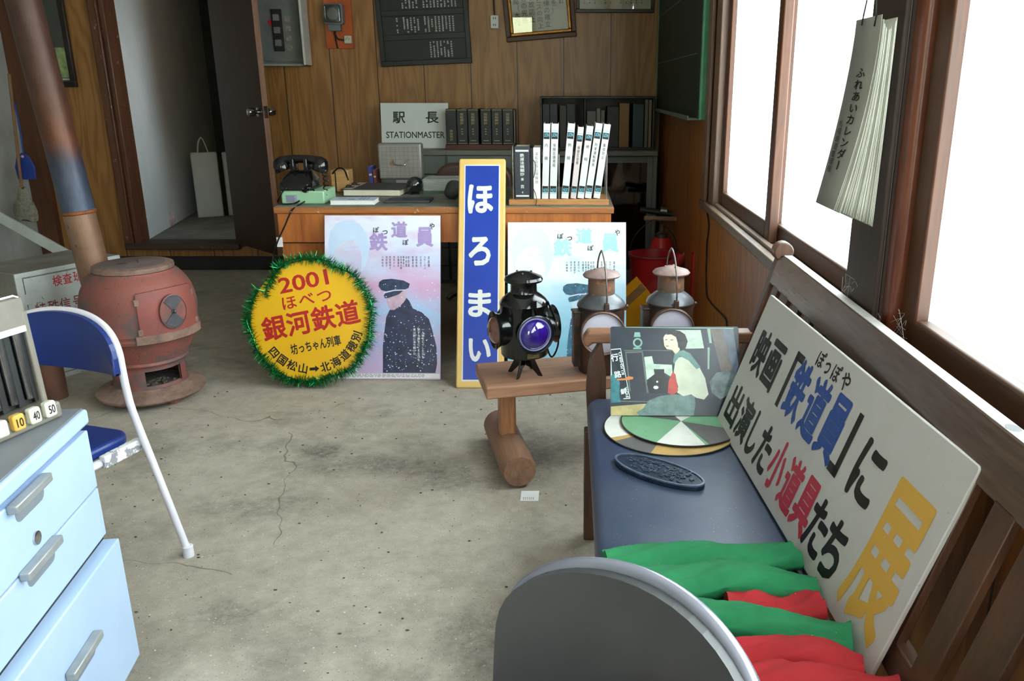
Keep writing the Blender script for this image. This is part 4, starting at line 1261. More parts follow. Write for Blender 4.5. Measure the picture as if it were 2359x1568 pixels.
pa = at(1011, 874, z=0); pb = at(1014, 497, y=3.578)
w1, h1 = .503, sqrt((3.578 - pa.y) ** 2 + pb.z ** 2)
M = frame((pb.x - w1, pa.y, .002), (1, -.01, 0), (0, 3.578 - pa.y, pb.z))
make_poster(M, w1, h1, 'lilac and pink film poster showing a man in a peaked cap',
            poster_mat('poster_print_pink', [(.0, (196, 170, 204)), (.22, (170, 176, 214)), (.42, (160, 190, 226)), (.58, (206, 170, 206)), (.72, (196, 206, 234)), (.86, (220, 226, 244)), (1, (226, 230, 246))], (206, 150, 190), h1, .22),
            mat('title_purple', (170, 148, 200), (158, 138, 190), .4, scale=20), mat('print_paleblue', (190, 212, 240), (200, 220, 244), .4, scale=9), None,
            mat('coat_navy', (40, 50, 84), (24, 30, 56), .4, scale=26), mat('cap_navy', (44, 64, 100), (26, 38, 64), .4, scale=40), mat('print_skin', (206, 176, 190), (178, 150, 172), .4, scale=18), mat('print_snow', (216, 222, 240), None, .4), 21)
pb = at(1170, 513, y=3.578); pc_ = at(1442, 516, y=3.578)
w2 = pc_.x - pb.x; M = frame((pb.x, 3.37, .002), (1, 0, 0), (0, 3.578 - 3.37, pb.z)); h2 = sqrt((3.578 - 3.37) ** 2 + pb.z ** 2)
make_poster(M, w2, h2, 'faded pale cyan film poster standing behind the railway lamps',
            poster_mat('poster_print_cyan', [(.0, (120, 190, 216)), (.25, (140, 200, 226)), (.5, (172, 216, 238)), (.66, (226, 238, 244)), (.8, (240, 244, 246)), (1, (242, 244, 246))], (160, 214, 236), h2, .2),
            mat('title_cyan', (168, 224, 232), (158, 216, 226), .4, scale=20), mat('print_palecyan', (206, 236, 240), (214, 240, 244), .4, scale=9), None,
            mat('coat_teal', (74, 130, 160), (44, 92, 120), .4, scale=26), mat('cap_teal', (60, 116, 142), (34, 76, 100), .4, scale=40), mat('print_skin_cyan', (196, 226, 236), None, .4), bpy.data.materials['print_snow'], 22)

# tall blue station sign
pa, pb_ = at(1050, 894, z=.002), at(1160, 895, z=.002); pt = at(1055, 366, y=3.665); pt2 = at(1162, 366, y=3.665)
w = (pt2.x - pt.x); x0 = pt.x
M = frame((pa.x, pa.y, .002), (1, 0, 0), (pt.x - pa.x, pt.y - pa.y, pt.z)); h = sqrt((pt.y - pa.y) ** 2 + pt.z ** 2)
t = thing('station_sign', 'tall narrow blue sign with white hiragana in a cream frame', 'sign', M)
fr = mat('cream_frame', (228, 190, 112), (216, 176, 100), .45, scale=4)
MB().prism(rrect(0, 0, w, h, .010), -.028, 0).build('frame_board', fr, t, bevel=.006, seg=3)
a0 = on(M, 1063, 878); a1 = on(M, 1149, 379)
MB().box(a0[0], w - a0[0] + .001, a0[1], a1[1], 0, .0008).build('white_border', M_['white'], t)
MB().box(a0[0] + .006, w - a0[0] - .005, a0[1] + .007, a1[1] - .006, .0008, .0014).build('blue_field', mat('enamel_blue', (22, 62, 166), (18, 54, 152), .3, scale=3), t)
b = MB()
for ch, u0, v0, u1, v1 in (('ほ', 1077, 425, 1137, 492), ('ろ', 1079, 545, 1131, 612), ('ま', 1078, 667, 1133, 730), ('い', 1079, 779, 1131, 833)):
    p = on(M, u0, v1); q = on(M, u1, v0); b.fit(ch, p[0], p[1], q[0], q[1], .0020, .035)
b.build('lettering', M_['white'], t)

# round yellow sign
r = .255
ctr = at(716, 738, y=3.365)
ydir = Vector((0, .30, .95)).normalized()
M0 = frame(ctr, (1, 0, 0), ydir)
M = M0 @ RZ(radians(11.5))
t = thing('round_sign', 'round yellow headboard sign reading 2001 in red, edged with green tinsel', 'sign', M)
MB().prism(circ(0, 0, r, 72), -.010, 0).build('disc', mat('sign_yellow', (238, 186, 16), (230, 176, 12), .4, scale=3), t, bevel=.0015)
red = mat('sign_red', (188, 32, 26), None, .45)
b = MB(); b.fit('2001', -.105, .135, .108, .202, .0006, .02); b.cells('ほべつ', -.115, .058, .115, .128, .0006, .012, fill=.92); b.cells('銀河鉄道', -.212, -.055, .212, .055, .0006, .025, fill=.98)
b.build('red_lettering', red, t)
b = MB(); b.fit('坊っちゃん列車', -.108, -.128, .108, -.082, .0006, .022)
for i, ch in enumerate('四国松山→北海道穂別'):
    a = radians(209.5 + i * 13.35)
    Q = T(.205 * cos(a), .205 * sin(a), 0) @ RZ(a + pi / 2)
    if ch == '→': b.flat([(-.02, -.006), (.004, -.006), (.004, -.014), (.021, 0), (.004, .014), (.004, .006), (-.02, .006)], .0006, Q)
    else: b.cells(ch, -.0225, -.0225, .0225, .0225, .0006, .022, M=Q, fill=1.0)
b.build('black_lettering', M_['ink'], t)
# tinsel
R = random.Random(4); b = MB()
core = []
for i in range(140):
    a = radians(138) + 2 * pi * i / 139 * 1.01
    rr = r + .006 + .006 * sin(5 * a) + .004 * sin(11 * a + 1)
    if i > 128: rr -= .004 * (i - 128)
    core.append(Vector((rr * cos(a), rr * sin(a), .004 + .004 * sin(7 * a))))
b.tube(core, .003, 5)
for i in range(len(core) - 1):
    p, q = core[i], core[i + 1]; tg = (q - p).normalized(); n1 = Vector((0, 0, 1)).cross(tg).normalized(); n2 = Vector((0, 0, 1))
    for k in range(34):
        a = R.uniform(0, 2 * pi); c = p.lerp(q, R.random())
        dr = (n1 * cos(a) + n2 * sin(a) * (.7 if sin(a) > 0 else .45) + tg * R.uniform(-.5, .5)).normalized()
        L = R.uniform(.020, .040); sd = dr.cross(Vector((R.random() - .5, R.random() - .5, R.random() - .5))).normalized() * R.uniform(.0007, .0013)
        bend = Vector((R.uniform(-1, 1), R.uniform(-1, 1), R.uniform(-1, 1))) * .004
        m_ = c + dr * L * .55 + bend
        b.add([c - sd, c + sd, m_ + sd, m_ - sd, c + dr * L + bend * 2.2], [(0, 1, 2, 3), (3, 2, 4)])
o = b.build('tinsel_garland', mat('tinsel_green', (30, 160, 84), (16, 116, 58), .22, .8, scale=90), smooth=0); o.matrix_local = M
tag(o, 'shiny green tinsel garland wound around the round yellow sign', 'tinsel')

# ================================================================== STOVE
SX, SY = -1.735, 3.19
iron = NT('stove_iron'); v = iron.map()
c_ = iron.ramp(iron.noise(v, 3.2, 5, .6), [(.30, lin((124, 76, 66))), (.52, lin((146, 85, 76))), (.70, lin((112, 86, 79)))])
k_ = iron.ramp(iron.noise(iron.map((1, 1, 1.4), (0, 0, 0), (3, 1, 5)), 5.5, 6, .72), [(.47, (0, 0, 0, 1)), (.60, (1, 1, 1, 1))])
c_ = iron.mix(k_, c_, lin((98, 86, 85)))
s_ = iron.ramp(iron.noise(v, 130, 3, .6), [(.63, (0, 0, 0, 1)), (.68, (1, 1, 1, 1))])
c_ = iron.mix(s_, c_, lin((92, 66, 58)))
iron.bump(iron.noise(v, 110, 4, .7), .35, .002)
M_['iron'] = iron.fin(c_, .62, .15)
M_['rim'] = mat('stove_rim_rust', (150, 122, 108), (112, 88, 78), .75, .1, scale=16, bump=.5, speck=(168, 128, 88), sscale=110, sth=.68)
camdir = atan2(-SY, -SX)           # towards the camera
da = camdir + radians(30)
t = thing('pot_belly_stove', 'squat red-brown cast iron barrel stove with a round lid and a front door', 'stove', T(SX, SY, 0))
N = 72
def near(i, a, hw):
    x = 2 * pi * (i + .5) / N - a
    return abs((x + pi) % (2 * pi) - pi) < hw
MB().lathe([(.13, .030), (.224, .030), (.236, .042), (.236, .052), (.224, .062), (.180, .078), (.168, .088)], N).build('base_plate', M_['rim'], t)
aa = camdir + radians(24)
b = MB()
b.lathe([(.160, .080), (.156, .10), (.154, .175), (.152, .20)], N, skip=lambda j, i: j == 1 and near(i, aa, radians(31)), caps=False)
b.lathe([(.150, .085), (.146, .10), (.144, .175), (.142, .20)], N, skip=lambda j, i: j == 1 and near(i, aa, radians(31)), caps=False)
b.build('pedestal', M_['iron'], t)
MB().lathe([(.0, .095), (.145, .095)], 36, caps=False).build('ash_bed', mat('ash', (92, 84, 74), (48, 44, 40), .95, scale=40, bump=.8), t)
b = MB(); rr = random.Random(9)
for k in range(26):
    a = aa + rr.uniform(-.6, .6); q = rr.uniform(.05, .135)
    b.ball((q * cos(a), q * sin(a), .10), rr.uniform(.006, .013), rr.uniform(.006, .012), rr.uniform(.005, .009), n=4)
o = b.build('cinders', mat('cinder', (54, 50, 48), (90, 82, 72), .9, scale=50), t, smooth=0); o['kind'] = 'stuff'
MB().lathe([(.148, .195), (.172, .200), (.180, .210), (.176, .222), (.190, .250), (.214, .295), (.228, .325), (.244, .335), (.248, .348), (.240, .356), (.244, .366), (.240, .374), (.243, .41), (.245, .44), (.240, .48), (.228, .515), (.208, .545), (.186, .568), (.172, .578), (.170, .582)], N).build('barrel', M_['iron'], t)
MB().lathe([(.160, .582), (.168, .584), (.170, .592), (.168, .600), (.160, .603), (.136, .604)], N).build('top_ring', M_['rim'], t)
o = MB().lathe([(.1345, .590), (.1345, .6035), (.130, .606), (.0, .607)], N).build('lid', mat('lid_iron', (128, 112, 110), (104, 90, 88), .6, .2, scale=10, bump=.3), t)
b = MB()
Q = T(0, 0, .6075) @ RZ(camdir + pi / 2)
b.box(.018, .024, -.02, .045, 0, .001, Q); b.prism(circ(-.045, -.02, .02, 16, .006), 0, .001, Q)
b.build('lid_slot', M_['base'], o)
# door: a curved plate on the barrel
zs = [.362, .40, .44, .475, .520]
def rad(z):
    pr = [(.36, .2405), (.374, .240), (.41, .243), (.44, .245), (.48, .240), (.515, .228), (.545, .208)]
    for (z0, r0), (z1, r1) in zip(pr, pr[1:]):
        if z <= z1: return r0 + (r1 - r0) * (z - z0) / (z1 - z0)
    return .2
hw = radians(33); prof_in, prof_out = [], []
nn = 20
b = MB(); rows = []
for z in zs:
    rows.append([(z + (.012 * cos((i / nn - .5) * 2.2) if z == zs[-1] else 0)) for i in range(nn + 1)])
for off in (.0, .012):
    vs = []
    for j, z in enumerate(zs):
        for i in range(nn + 1):
            a = da - hw + 2 * hw * i / nn; zz = rows[j][i]; q = rad(min(zz, .52)) + off
            vs.append((q * cos(a), q * sin(a), zz))
    if off: outv = vs
    else: inv = vs
n1 = nn + 1; m = len(zs)
fs = [(j * n1 + i, j * n1 + i + 1, (j + 1) * n1 + i + 1, (j + 1) * n1 + i) for j in range(m - 1) for i in range(nn)]
b.add(outv, fs)
ed = [j * n1 for j in range(m)][::-1] + list(range(n1)) + [j * n1 + nn for j in range(m)] + [(m - 1) * n1 + i for i in range(nn, -1, -1)]
vs = [outv[i] for i in ed] + [inv[i] for i in ed]; ne = len(ed)
b.add(vs, [(k, ne + k, ne + (k + 1) % ne, (k + 1) % ne) for k in range(ne)])
do = b.build('fire_door', mat('door_red', (152, 78, 70), (130, 78, 72), .6, .15, scale=7, bump=.3, speck=(104, 70, 60), sscale=170, sth=.67), t)
b = MB()
for a in (da - hw, da + hw - .02):
    for z in (.385, .495):
        q = rad(z) + .010; b.box(-.010, .010, -.007, .012, -.012, .012, T(q * cos(a), q * sin(a), z) @ RZ(a + pi / 2))
b.build('hinge', M_['rim'], do, bevel=.003)
q = .252; Q = T(q * cos(da), q * sin(da), .447) @ RZ(da) @ RY(pi / 2)
MB().lathe([(.061, -.006), (.066, .003), (.066, .009), (.060, .011), (.060, .007), (.0, .006)], 40, Q).build('vent_ring', M_['iron'], do)
b = MB()
for k in range(2):
    a0 = k * pi + radians(130)
    pts = [(0, 0)] + [(.059 * cos(a0 + radians(95) * i / 12), .059 * sin(a0 + radians(95) * i / 12)) for i in range(13)]
    b.prism(pts, .007, .0105, Q)
b.prism(circ(0, 0, .010, 20), .008, .014, Q); b.ball((0, 0, .016), .007, n=8, M=Q)
b.build('vent_wheel', mat('vent_steel', (104, 104, 112), (84, 84, 92), .45, .6), do)
b = MB()
for k in range(4):
    a = camdir + .5 + k * pi / 2; b.lathe([(.026, 0), (.032, .032)], 14, T(.16 * cos(a), .16 * sin(a), 0))
b.build('foot', M_['iron'], t)
b = MB(); bd = MB()
bd.lathe([(.245, .335), (.255, .338), (.255, .37), (.247, .374)], 30, None, 0, da - hw - .08, da + hw + .12)
bd.build('door_shelf', M_['rim'], t)

# the stove is a little slimmer and lower than a full barrel
def zmap(z): return z * .83 if z < .348 else .289 + (z - .348) * 1.05
for ob in [c for c in t.children_recursive]:
    for vv in ob.data.vertices: vv.co = (vv.co.x * .87, vv.co.y * .87, zmap(vv.co.z))
t.location.x += .02
# stovepipe
py_ = 3.38
pxa = at(205, 560, y=py_).x
zj = at(180, 488, y=py_).z; zb2 = at(165, 360, y=py_).z
t = thing('stovepipe', 'tall rusty stovepipe rising from the back of the stove to the ceiling', 'stovepipe', T(pxa, py_, .50) @ RY(-radians(5)) @ T(0, 0, -.50))
pr_ = .0605
MB().lathe([(pr_, .40), (pr_, zj)], 40).build('lower_pipe', mat('pipe_tan', (146, 112, 88), (124, 94, 75), .5, .3, scale=6, speck=(92, 64, 48), sscale=60, sth=.7), t)
MB().lathe([(pr_ + .001, zj - .008), (pr_ + .005, zj - .004), (pr_ + .005, zj + .005), (pr_ + .001, zj + .008)], 40, caps=False).build('joint_collar', mat('collar_rust', (164, 92, 48), (120, 70, 42), .7, .3, scale=30), t)
rp = NT('pipe_heated_steel'); v = rp.map()
sep = rp.n.new('ShaderNodeSeparateXYZ'); rp.l.new(rp.tc.outputs['Object'], sep.inputs[0])
f = rp.math('ADD', sep.outputs[2], rp.math('MULTIPLY', rp.math('SUBTRACT', rp.noise(v, 9, 4, .6), .5), .10))
c_ = rp.ramp(rp.math('DIVIDE', f, 2.5), [(zj / 2.5, lin((78, 90, 110))), ((zb2 - .02) / 2.5, lin((66, 68, 82))), ((zb2 + .06) / 2.5, lin((104, 62, 42))), ((zb2 + .3) / 2.5, lin((86, 57, 45))), (.66, lin((80, 56, 49))), (.9, lin((88, 60, 52)))])
k_ = rp.ramp(rp.noise(rp.map((2, 2, .8)), 14, 5, .7), [(.4, (.75, .75, .75, 1)), (.65, (1.1, 1.1, 1.1, 1))])
c_ = rp.mix(1.0, c_, k_, 'MULTIPLY')
rp.bump(rp.noise(v, 90, 4, .7), .3, .0015)
MB().lathe([(pr_ + .002, zj + .004), (pr_ + .002, ZC - .001)], 40).build('upper_pipe', rp.fin(c_, .48, .3), t)
MB().tube([(0, -.02, .43), (.03, -.06, .435), (.09, -.11, .44)], .05, 16).build('elbow', bpy.data.materials['pipe_tan'], t)

# grey metal box behind the stove
A = Vector((-2.272, 3.305, 0)); Bv = Vector((.455, .89, 0)).normalized()
M = frame(A, Bv, (0, 0, 1))
t = thing('signal_box', 'grey metal cabinet with red brush characters behind the stove', 'cabinet', M)
w, h, d = .47, .485, .32
wg = mat('box_greywhite', (192, 196, 192), (172, 176, 172), .5, scale=7, speck=(96, 78, 66), sscale=90, sth=.69)
MB().box(0, w, .0, h, -d, -.002).build('body', mat('box_side_grey', (140, 136, 128), (110, 104, 98), .6, scale=7), t, bevel=.003)
b = MB(); b.box(0, w, h - .02, h, -.002, .004); b.box(0, w, 0, .02, -.002, .004); b.box(0, .028, .02, h - .02, -.002, .004); b.box(w - .02, w, .02, h - .02, -.002, .004)
b.build('front_frame', wg, t, bevel=.001)
dd = MB().box(.033, w - .024, .025, h - .026, -.001, .003).build('door', wg, t, bevel=.002)
b = MB()
for y in (.35, .08): b.box(.020, .05, y, y + .045, .003, .006)
b.build('hinge', wg, dd, bevel=.001)
MB().box(w * .62, w * .74, .16, .19, .003, .012).build('latch', M_['steel'], dd)
b = MB()
def pxcells(mb, M, s, pts, bold, size):
    q0, q1 = on(M, *pts[0], .0036), on(M, *pts[-1], .0036)
    k = abs(q1[0] - q0[0]) / (len(pts) - 1); size = (k * .98, size[1])
    for ch, (u, v) in zip(s, pts):
        x, y = on(M, u, v, .0036); mb.cells(ch, x - size[0] / 2, y - size[1] / 2, x + size[0] / 2, y + size[1] / 2, .0036, bold)
pxcells(b, M, '検査班', ((132, 646), (155, 641), (179, 635)), .010, (.068, .052))
b.build('red_lettering', mat('brush_red', (190, 34, 48), None, .6), dd)
b = MB()
pxcells(b, M, '特殊信号', ((95, 713), (124, 706), (151, 700), (180, 693)), .008, (.088, .066))
b.build('brown_lettering', mat('brush_brown', (140, 62, 52), (112, 56, 48), .6, scale=60), dd)
q = at(112, 925, z=0)
o = MB().lathe([(.046, 0), (.046, .30), (.040, .302), (.040, .05), (0, .05)], 24).build('rusty_can', mat('can_rust', (122, 82, 64), (98, 66, 54), .7, .2, scale=10, bump=.3)); o.matrix_local = T(q.x, q.y + .05, 0)
tag(o, 'tall rust brown can standing beside the grey metal cabinet, behind the blue chair', 'can')
# ================================================================== WAITING BENCH
BS = .300
bw_ = wood('bench_brown', (92, 62, 46), (66, 44, 34), 'y', .8, .4)
bwz = wood('bench_brown_upright', (96, 64, 46), (68, 46, 34), 'z', .8, .42)
brl = wood('bench_rail_dusty', (104, 86, 74), (80, 65, 55), 'y', .8, .27)
SB = T(0, 0, CAM_H) @ Matrix.Scale(.87, 4) @ T(0, 0, -CAM_H)
ZF = -(CAM_H * .13) / .87 + .001
t = thing('waiting_bench', 'wooden waiting bench with slatted back and navy vinyl seat below the windows', 'bench', SB)
navy = NT('navy_vinyl'); v = navy.map()
c_ = navy.ramp(navy.noise(v, 4, 5, .6), [(.3, lin((42, 53, 79))), (.7, lin((60, 69, 86)))])
s_ = navy.ramp(navy.noise(v, 260, 2, .5), [(.72, (0, 0, 0, 1)), (.76, (1, 1, 1, 1))]); c_ = navy.mix(s_, c_, lin((168, 166, 160)))
navy.bump(navy.noise(v, 60, 4, .6), .12, .002)
M_['navy'] = navy.fin(c_, .42)
BY0, BY1 = .85, 2.425
rg = []
for i in range(25):
    y = BY0 + (BY1 - BY0) * i / 24
    q = min(1, (BY1 - y) / .05, (y - BY0) / .05); q = sqrt(max(0, 1 - (1 - q) ** 2))
    tz = BS - .018 * (1 - q)
    x0, x1 = .058 + .012 * (1 - q), .475
    rg.append([(x0, y, .245), (x0 - .002, y, .262), (x0 + .001, y, tz - .016), (x0 + .008, y, tz - .006), (x0 + .022, y, tz), (x0 + .10, y, tz + .003 * q), (x0 + .22, y, tz + .004 * q), (x1 - .05, y, tz), (x1, y, tz - .006), (x1 + .01, y, .262), (x1 + .008, y, .245)])
MB().loft(rg).build('seat', M_['navy'], t, smooth=60)
MB().box(.075, .46, BY0 + .02, BY1 - .03, .19, .245).build('seat_frame', bw_, t, bevel=.004)
for x, y in ((.048, BY1 - .045), (.43, BY1 - .045), (.10, BY0 + .06), (.43, BY0 + .06), (.12, 1.6)):
    MB().box(x, x + .045, y - .022, y + .022, ZF, .20).build('leg', bwz, t, bevel=.004)
bx = lambda z: .517 + (z - .33) * .30          # front face of the leaning back
def lean_box(b, y0, y1, z0, z1, th):
    vs = [(bx(z) + o, y, z) for y in (y0, y1) for z in (z0, z1) for o in (0, th)]
    b.add(vs, [(0, 1, 3, 2), (4, 6, 7, 5), (0, 4, 5, 1), (2, 3, 7, 6), (0, 2, 6, 4), (1, 5, 7, 3)])
b = MB()
pr2 = []
for i in range(41):
    y = BY0 - .03 + (2.50 - BY0 + .03) * i / 40
    s_ = max(0, 1 - abs(y - 2.45) / .035)
    pr2.append((y, .740 - .022 * s_))
rings = []
for y, zt2 in pr2:
    rings.append([(bx(.648), y, .648), (bx(zt2), y, zt2), (bx(zt2) + .026, y, zt2), (bx(.648) + .026, y, .648)])
b.loft(rings); rl = b.build('top_rail', brl, t, bevel=.003)
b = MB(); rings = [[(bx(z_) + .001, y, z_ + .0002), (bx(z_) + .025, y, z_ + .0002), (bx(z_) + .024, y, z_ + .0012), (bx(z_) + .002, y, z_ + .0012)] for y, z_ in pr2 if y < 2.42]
b.loft(rings[::-1]); b.build('dusty_lit_top_edge', mat('pale_dust_and_light', (206, 203, 198), (186, 182, 176), .75, scale=14), rl)  # dust strip, also paled to imitate window light on the rail top
b = MB()
for y in (2.05, 1.12): b.lathe([(.011, 0), (.011, .001), (.0, .0012)], 14, T(bx(.74) + .013, y, .7405) @ Matrix.Diagonal((1, 1.4, 1, 1)))
b.build('plug_hole', M_['base'], rl)
b = MB(); lean_box(b, BY0 - .03, 2.50, .315, .365, .026); b.build('lower_rail', bw_, t, bevel=.003)
for k in range(14):
    y = .90 + k * .112
    b = MB(); lean_box(b, y, y + .055 if k % 3 else y + .075, .36, .655, .016); b.build('slat', bwz, t, bevel=.002)
for y in (2.455, BY0 - .04):
    b = MB()
    lean_box(b, y, y + .045, ZF, .735, .03)
    b.lathe([(.0, 0), (.030, 0), (.030, .045), (0, .045)], 20, T(bx(.735) + .012, y, .742) @ RX(-pi / 2))
    b.build('back_post', bwz, t, bevel=.004)
    # arm: post at the seat front and a rest with a rounded nose
    b = MB()
    prof = [(.055, .30), (.060, .36), (.070, .41), (.085, .435), (.095, .455), (.105, .455), (.112, .41), (.118, .36), (.120, .20), (.06, .20)]
    b.prism([(x, z) for x, z in prof], 0, .045, T(0, y + .045, 0) @ RX(pi / 2))
    b.build('arm_post', bwz, t, bevel=.004)
    b = MB()
    prof = [(.045, .470), (.048, .448), (.062, .442), (.075, .455), (bx(.46) + .01, .455), (bx(.49) + .01, .492), (.12, .494), (.06, .494)]
    b.prism([(x, z) for x, z in prof], -.006, .052, T(0, y + .045, 0) @ RX(pi / 2))
    b.build('armrest', wood('armrest_worn', (148, 104, 76), (112, 76, 56), 'x', .8, .4), t, bevel=.008, seg=3)

# the big white sign on the bench
O, xd, up = Vector((.423, 2.196, .304)), Vector((.063, -1.078, 0)), Vector((.334, .0195, .942))
M = SB @ frame(O, xd, up); L, H = 1.08, .394
t = thing('exhibit_sign', 'large white hand-lettered sign leaning along the bench back', 'sign', M)
MB().prism(rrect(0, 0, L, H, .008), -.009, 0).build('board', mat('sign_offwhite', (199, 195, 190), (189, 185, 180), .5, scale=3, speck=(160, 156, 148), sscale=120, sth=.72), t, bevel=.002)
b = MB()
for ch, x0, x1, y0, y1 in (('映', .058, .155, .19, .315), ('画', .165, .260, .19, .315), ('「', .285, .375, .185, .330), ('」', .670, .755, .185, .325), ('に', .765, .865, .185, .305)):
    if ch in '「」':
        tk = .020
        if ch == '「': b.rect(x0 + .035, y0, x0 + .035 + tk, y1, .0007); b.rect(x0 + .035, y1 - tk, x1 - .004, y1, .0007)
        else: b.rect(x1 - .035 - tk, y0, x1 - .035, y1, .0007); b.rect(x0 + .004, y0, x1 - .035, y0 + tk, .0007)
    else: b.fit(ch, x0, y0, x1, y1, .0007, .035)
for ch, x in (('ぽ', .449), ('っ', .493), ('ぽ', .542), ('や', .594)):
    s_ = .7 if ch == 'っ' else 1
    b.fit(ch, x - .02 * s_, .352 - .02 * s_ - (.006 if s_ < 1 else 0), x + .02 * s_, .352 + .02 * s_ - (.006 if s_ < 1 else 0), .0007, .02)
for ch, xc, w_ in (('出', .083, .094), ('演', .190, .096), ('し', .284, .062), ('た', .372, .088), ('た', .742, .088), ('ち', .824, .082)):
    b.fit(ch, xc - w_ / 2, .028, xc + w_ / 2, .142, .0007, .035)
b.build('black_lettering', M_['ink'], t)
b = MB()
for ch, xc in (('鉄', .405), ('道', .520), ('員', .627)): b.fit(ch, xc - .050, .185, xc + .050, .328, .0007, .034)
b.build('blue_lettering', mat('sign_blue', (44, 80, 150), (36, 68, 136), .5, scale=40), t)
b = MB()
for ch, xc in (('小', .472), ('道', .570), ('具', .660)): b.fit(ch, xc - .044, .028, xc + .044, .150, .0007, .034)
b.build('red_lettering', mat('sign_crimson', (190, 52, 74), (176, 44, 66), .5, scale=40), t)
b = MB(); b.fit('展', .898, .028, 1.052, .294, .0007, .024)
yl = NT('sign_gold'); v = yl.map((1, 1, 1), (0, 0, .9))
wv = yl.n.new('ShaderNodeTexWave'); wv.inputs['Scale'].default_value = 130; wv.inputs['Distortion'].default_value = 1.5; yl.l.new(v, wv.inputs['Vector'])
b.build('gold_lettering', yl.fin(yl.ramp(wv.outputs['Fac'], [(.2, lin((206, 156, 58))), (.6, lin((214, 170, 78)))]), .5), t)

# two round target plates on the seat
def sector_disc(z, cx, cy, r, th, cols, label, rim, tilt=None, rot=0.0):
    t = thing('target_disc', label, 'disc', SB @ T(cx, cy, z))
    b = MB(); n = 96
    vs = [(0, 0, th)] + [(r * cos(2 * pi * i / n), r * sin(2 * pi * i / n), th) for i in range(n)]
    for i in range(n):
        a = (360 * (i + .5) / n - rot) % 360
        mi = next(k for lim, k in cols if a < lim)
        b.add([vs[0], vs[1 + i], vs[1 + (i + 1) % n]], [(0, 1, 2)], None, mi)
    b.build('painted_face', [TW, TG, TK, TT], t, smooth=0)
    MB().lathe([(0, 0), (r + .0015, 0), (r + .0015, th + .0006), (r - .0015, th + .0006), (r - .002, th - .0002)], n, caps=False).build('metal_edge', rim, t)
    return t


TW = mat('target_white', (212, 212, 204), (196, 196, 188), .5, scale=12, speck=(120, 116, 108), sscale=80, sth=.72)
TG = mat('target_green', (112, 158, 122), (100, 146, 110), .5, scale=12, speck=(60, 70, 60), sscale=80, sth=.74)
TK = mat('target_grey', (94, 92, 90), (80, 78, 77), .5, scale=10, speck=(130, 124, 118), sscale=80, sth=.72)
TT = mat('target_tan', (180, 146, 84), (160, 126, 68), .5, scale=12, speck=(90, 74, 50), sscale=80, sth=.72)
q = at(1388, 985, z=BS + .006); ybt = at(1545, 1050, z=BS + .006).y
r1 = .185; cx1, cy1 = q.x + r1 + .004, ybt + r1
sector_disc(BS + .004, cx1, cy1, r1, .003, [(20, 2), (80, 3), (150, 0), (203, 0), (211, 3), (246, 2), (330, 3), (360, 2)], 'lower round plate painted tan, white and dark grey, lying on the navy seat', M_['base'])
sector_disc(BS + .0105, cx1 + .035, cy1 + .030, .170, .003, [(50, 1), (110, 0), (160, 2), (240, 1), (284, 0), (287, 1), (338, 2), (360, 1)], 'upper round plate painted green, white and grey, overlapping the tan one', M_['base'])

# photograph panel
xl3, xr3 = at(1395, 752, y=2.29).x, at(1690, 755, y=2.29).x
bl_ = at(1405, 960, z=BS + .016); 
M = SB @ frame((xl3 + .014, bl_.y + .01, BS + .0155), (1, 0, 0), (-.012, 2.29 - bl_.y - .01, at(1395, 752, y=2.29).z - BS - .0155))
Wp, Hp = xr3 - xl3, on(M, 1400, 752)[1]
t = thing('photo_panel', 'glossy photo panel of a girl in a sailor uniform, standing on the round plates', 'photograph', M)
gl = lambda n, c, c2=None, s=12: mat(n, c, c2, .22, scale=s)
MB().prism(rrect(0, 0, Wp, Hp, .006), -.008, -.0005).build('board', M_['paperw'], t)
MB().prism(rrect(0, 0, Wp, Hp, .006), -.0005, 0).build('print', gl('photo_dark', (44, 54, 66), (30, 38, 48), 9), t, smooth=0)
def pp(pts): return [on(M, u, v) for u, v in pts]
def poly(name, pts_list, m, z):
    b = MB()
    for p in pts_list:
        pts = pp(p)
        ar = sum(pts[i][0] * pts[(i + 1) % len(pts)][1] - pts[(i + 1) % len(pts)][0] * pts[i][1] for i in range(len(pts)))
        if ar < 0: pts = pts[::-1]
        b.flat([(min(max(x, .001), Wp - .001), min(max(y, .001), Hp - .001)) for x, y in pts], z)
    return b.build(name, m, t, smooth=0)
poly('floor_print', [[(1406, 958), (1404, 936), (1480, 930), (1560, 930), (1520, 958)]], gl('photo_straw', (196, 182, 124), (150, 140, 92), 20), .0003)
poly('curtain_print', [[(1636, 757), (1664, 757), (1690, 860), (1690, 900), (1660, 850)]], gl('photo_brown', (116, 104, 92), (92, 84, 78), 30), .0003)
poly('pale_strip_print', [[(1629, 757), (1636, 757), (1640, 790), (1634, 790)], [(1630, 800), (1635, 800), (1634, 850), (1630, 850)], [(1440, 752), (1690, 755), (1690, 757), (1440, 754)]], gl('photo_mint', (150, 190, 168), None), .0004)
poly('sky_print', [[(1664, 757), (1689, 757), (1704, 840), (1690, 880)]], gl('photo_bluegrey', (108, 122, 138), (84, 98, 114), 14), .0002)
poly('shelf_print', [[(1438, 806), (1560, 806), (1560, 808), (1438, 808)], [(1440, 810), (1481, 808), (1494, 905), (1490, 905), (1478, 812), (1443, 813), (1453, 900), (1450, 902)], [(1404, 922), (1500, 924), (1500, 926), (1404, 925)]], gl('photo_shelf', (104, 116, 108), (84, 94, 90)), .0004)
poly('books_print', [[(1556, 760), (1614, 760), (1622, 802), (1580, 803)], [(1484, 822), (1502, 820), (1506, 838), (1548, 840), (1550, 870), (1520, 852), (1490, 875)]], gl('photo_palegreen', (208, 226, 208), (170, 196, 178), 40), .0005)
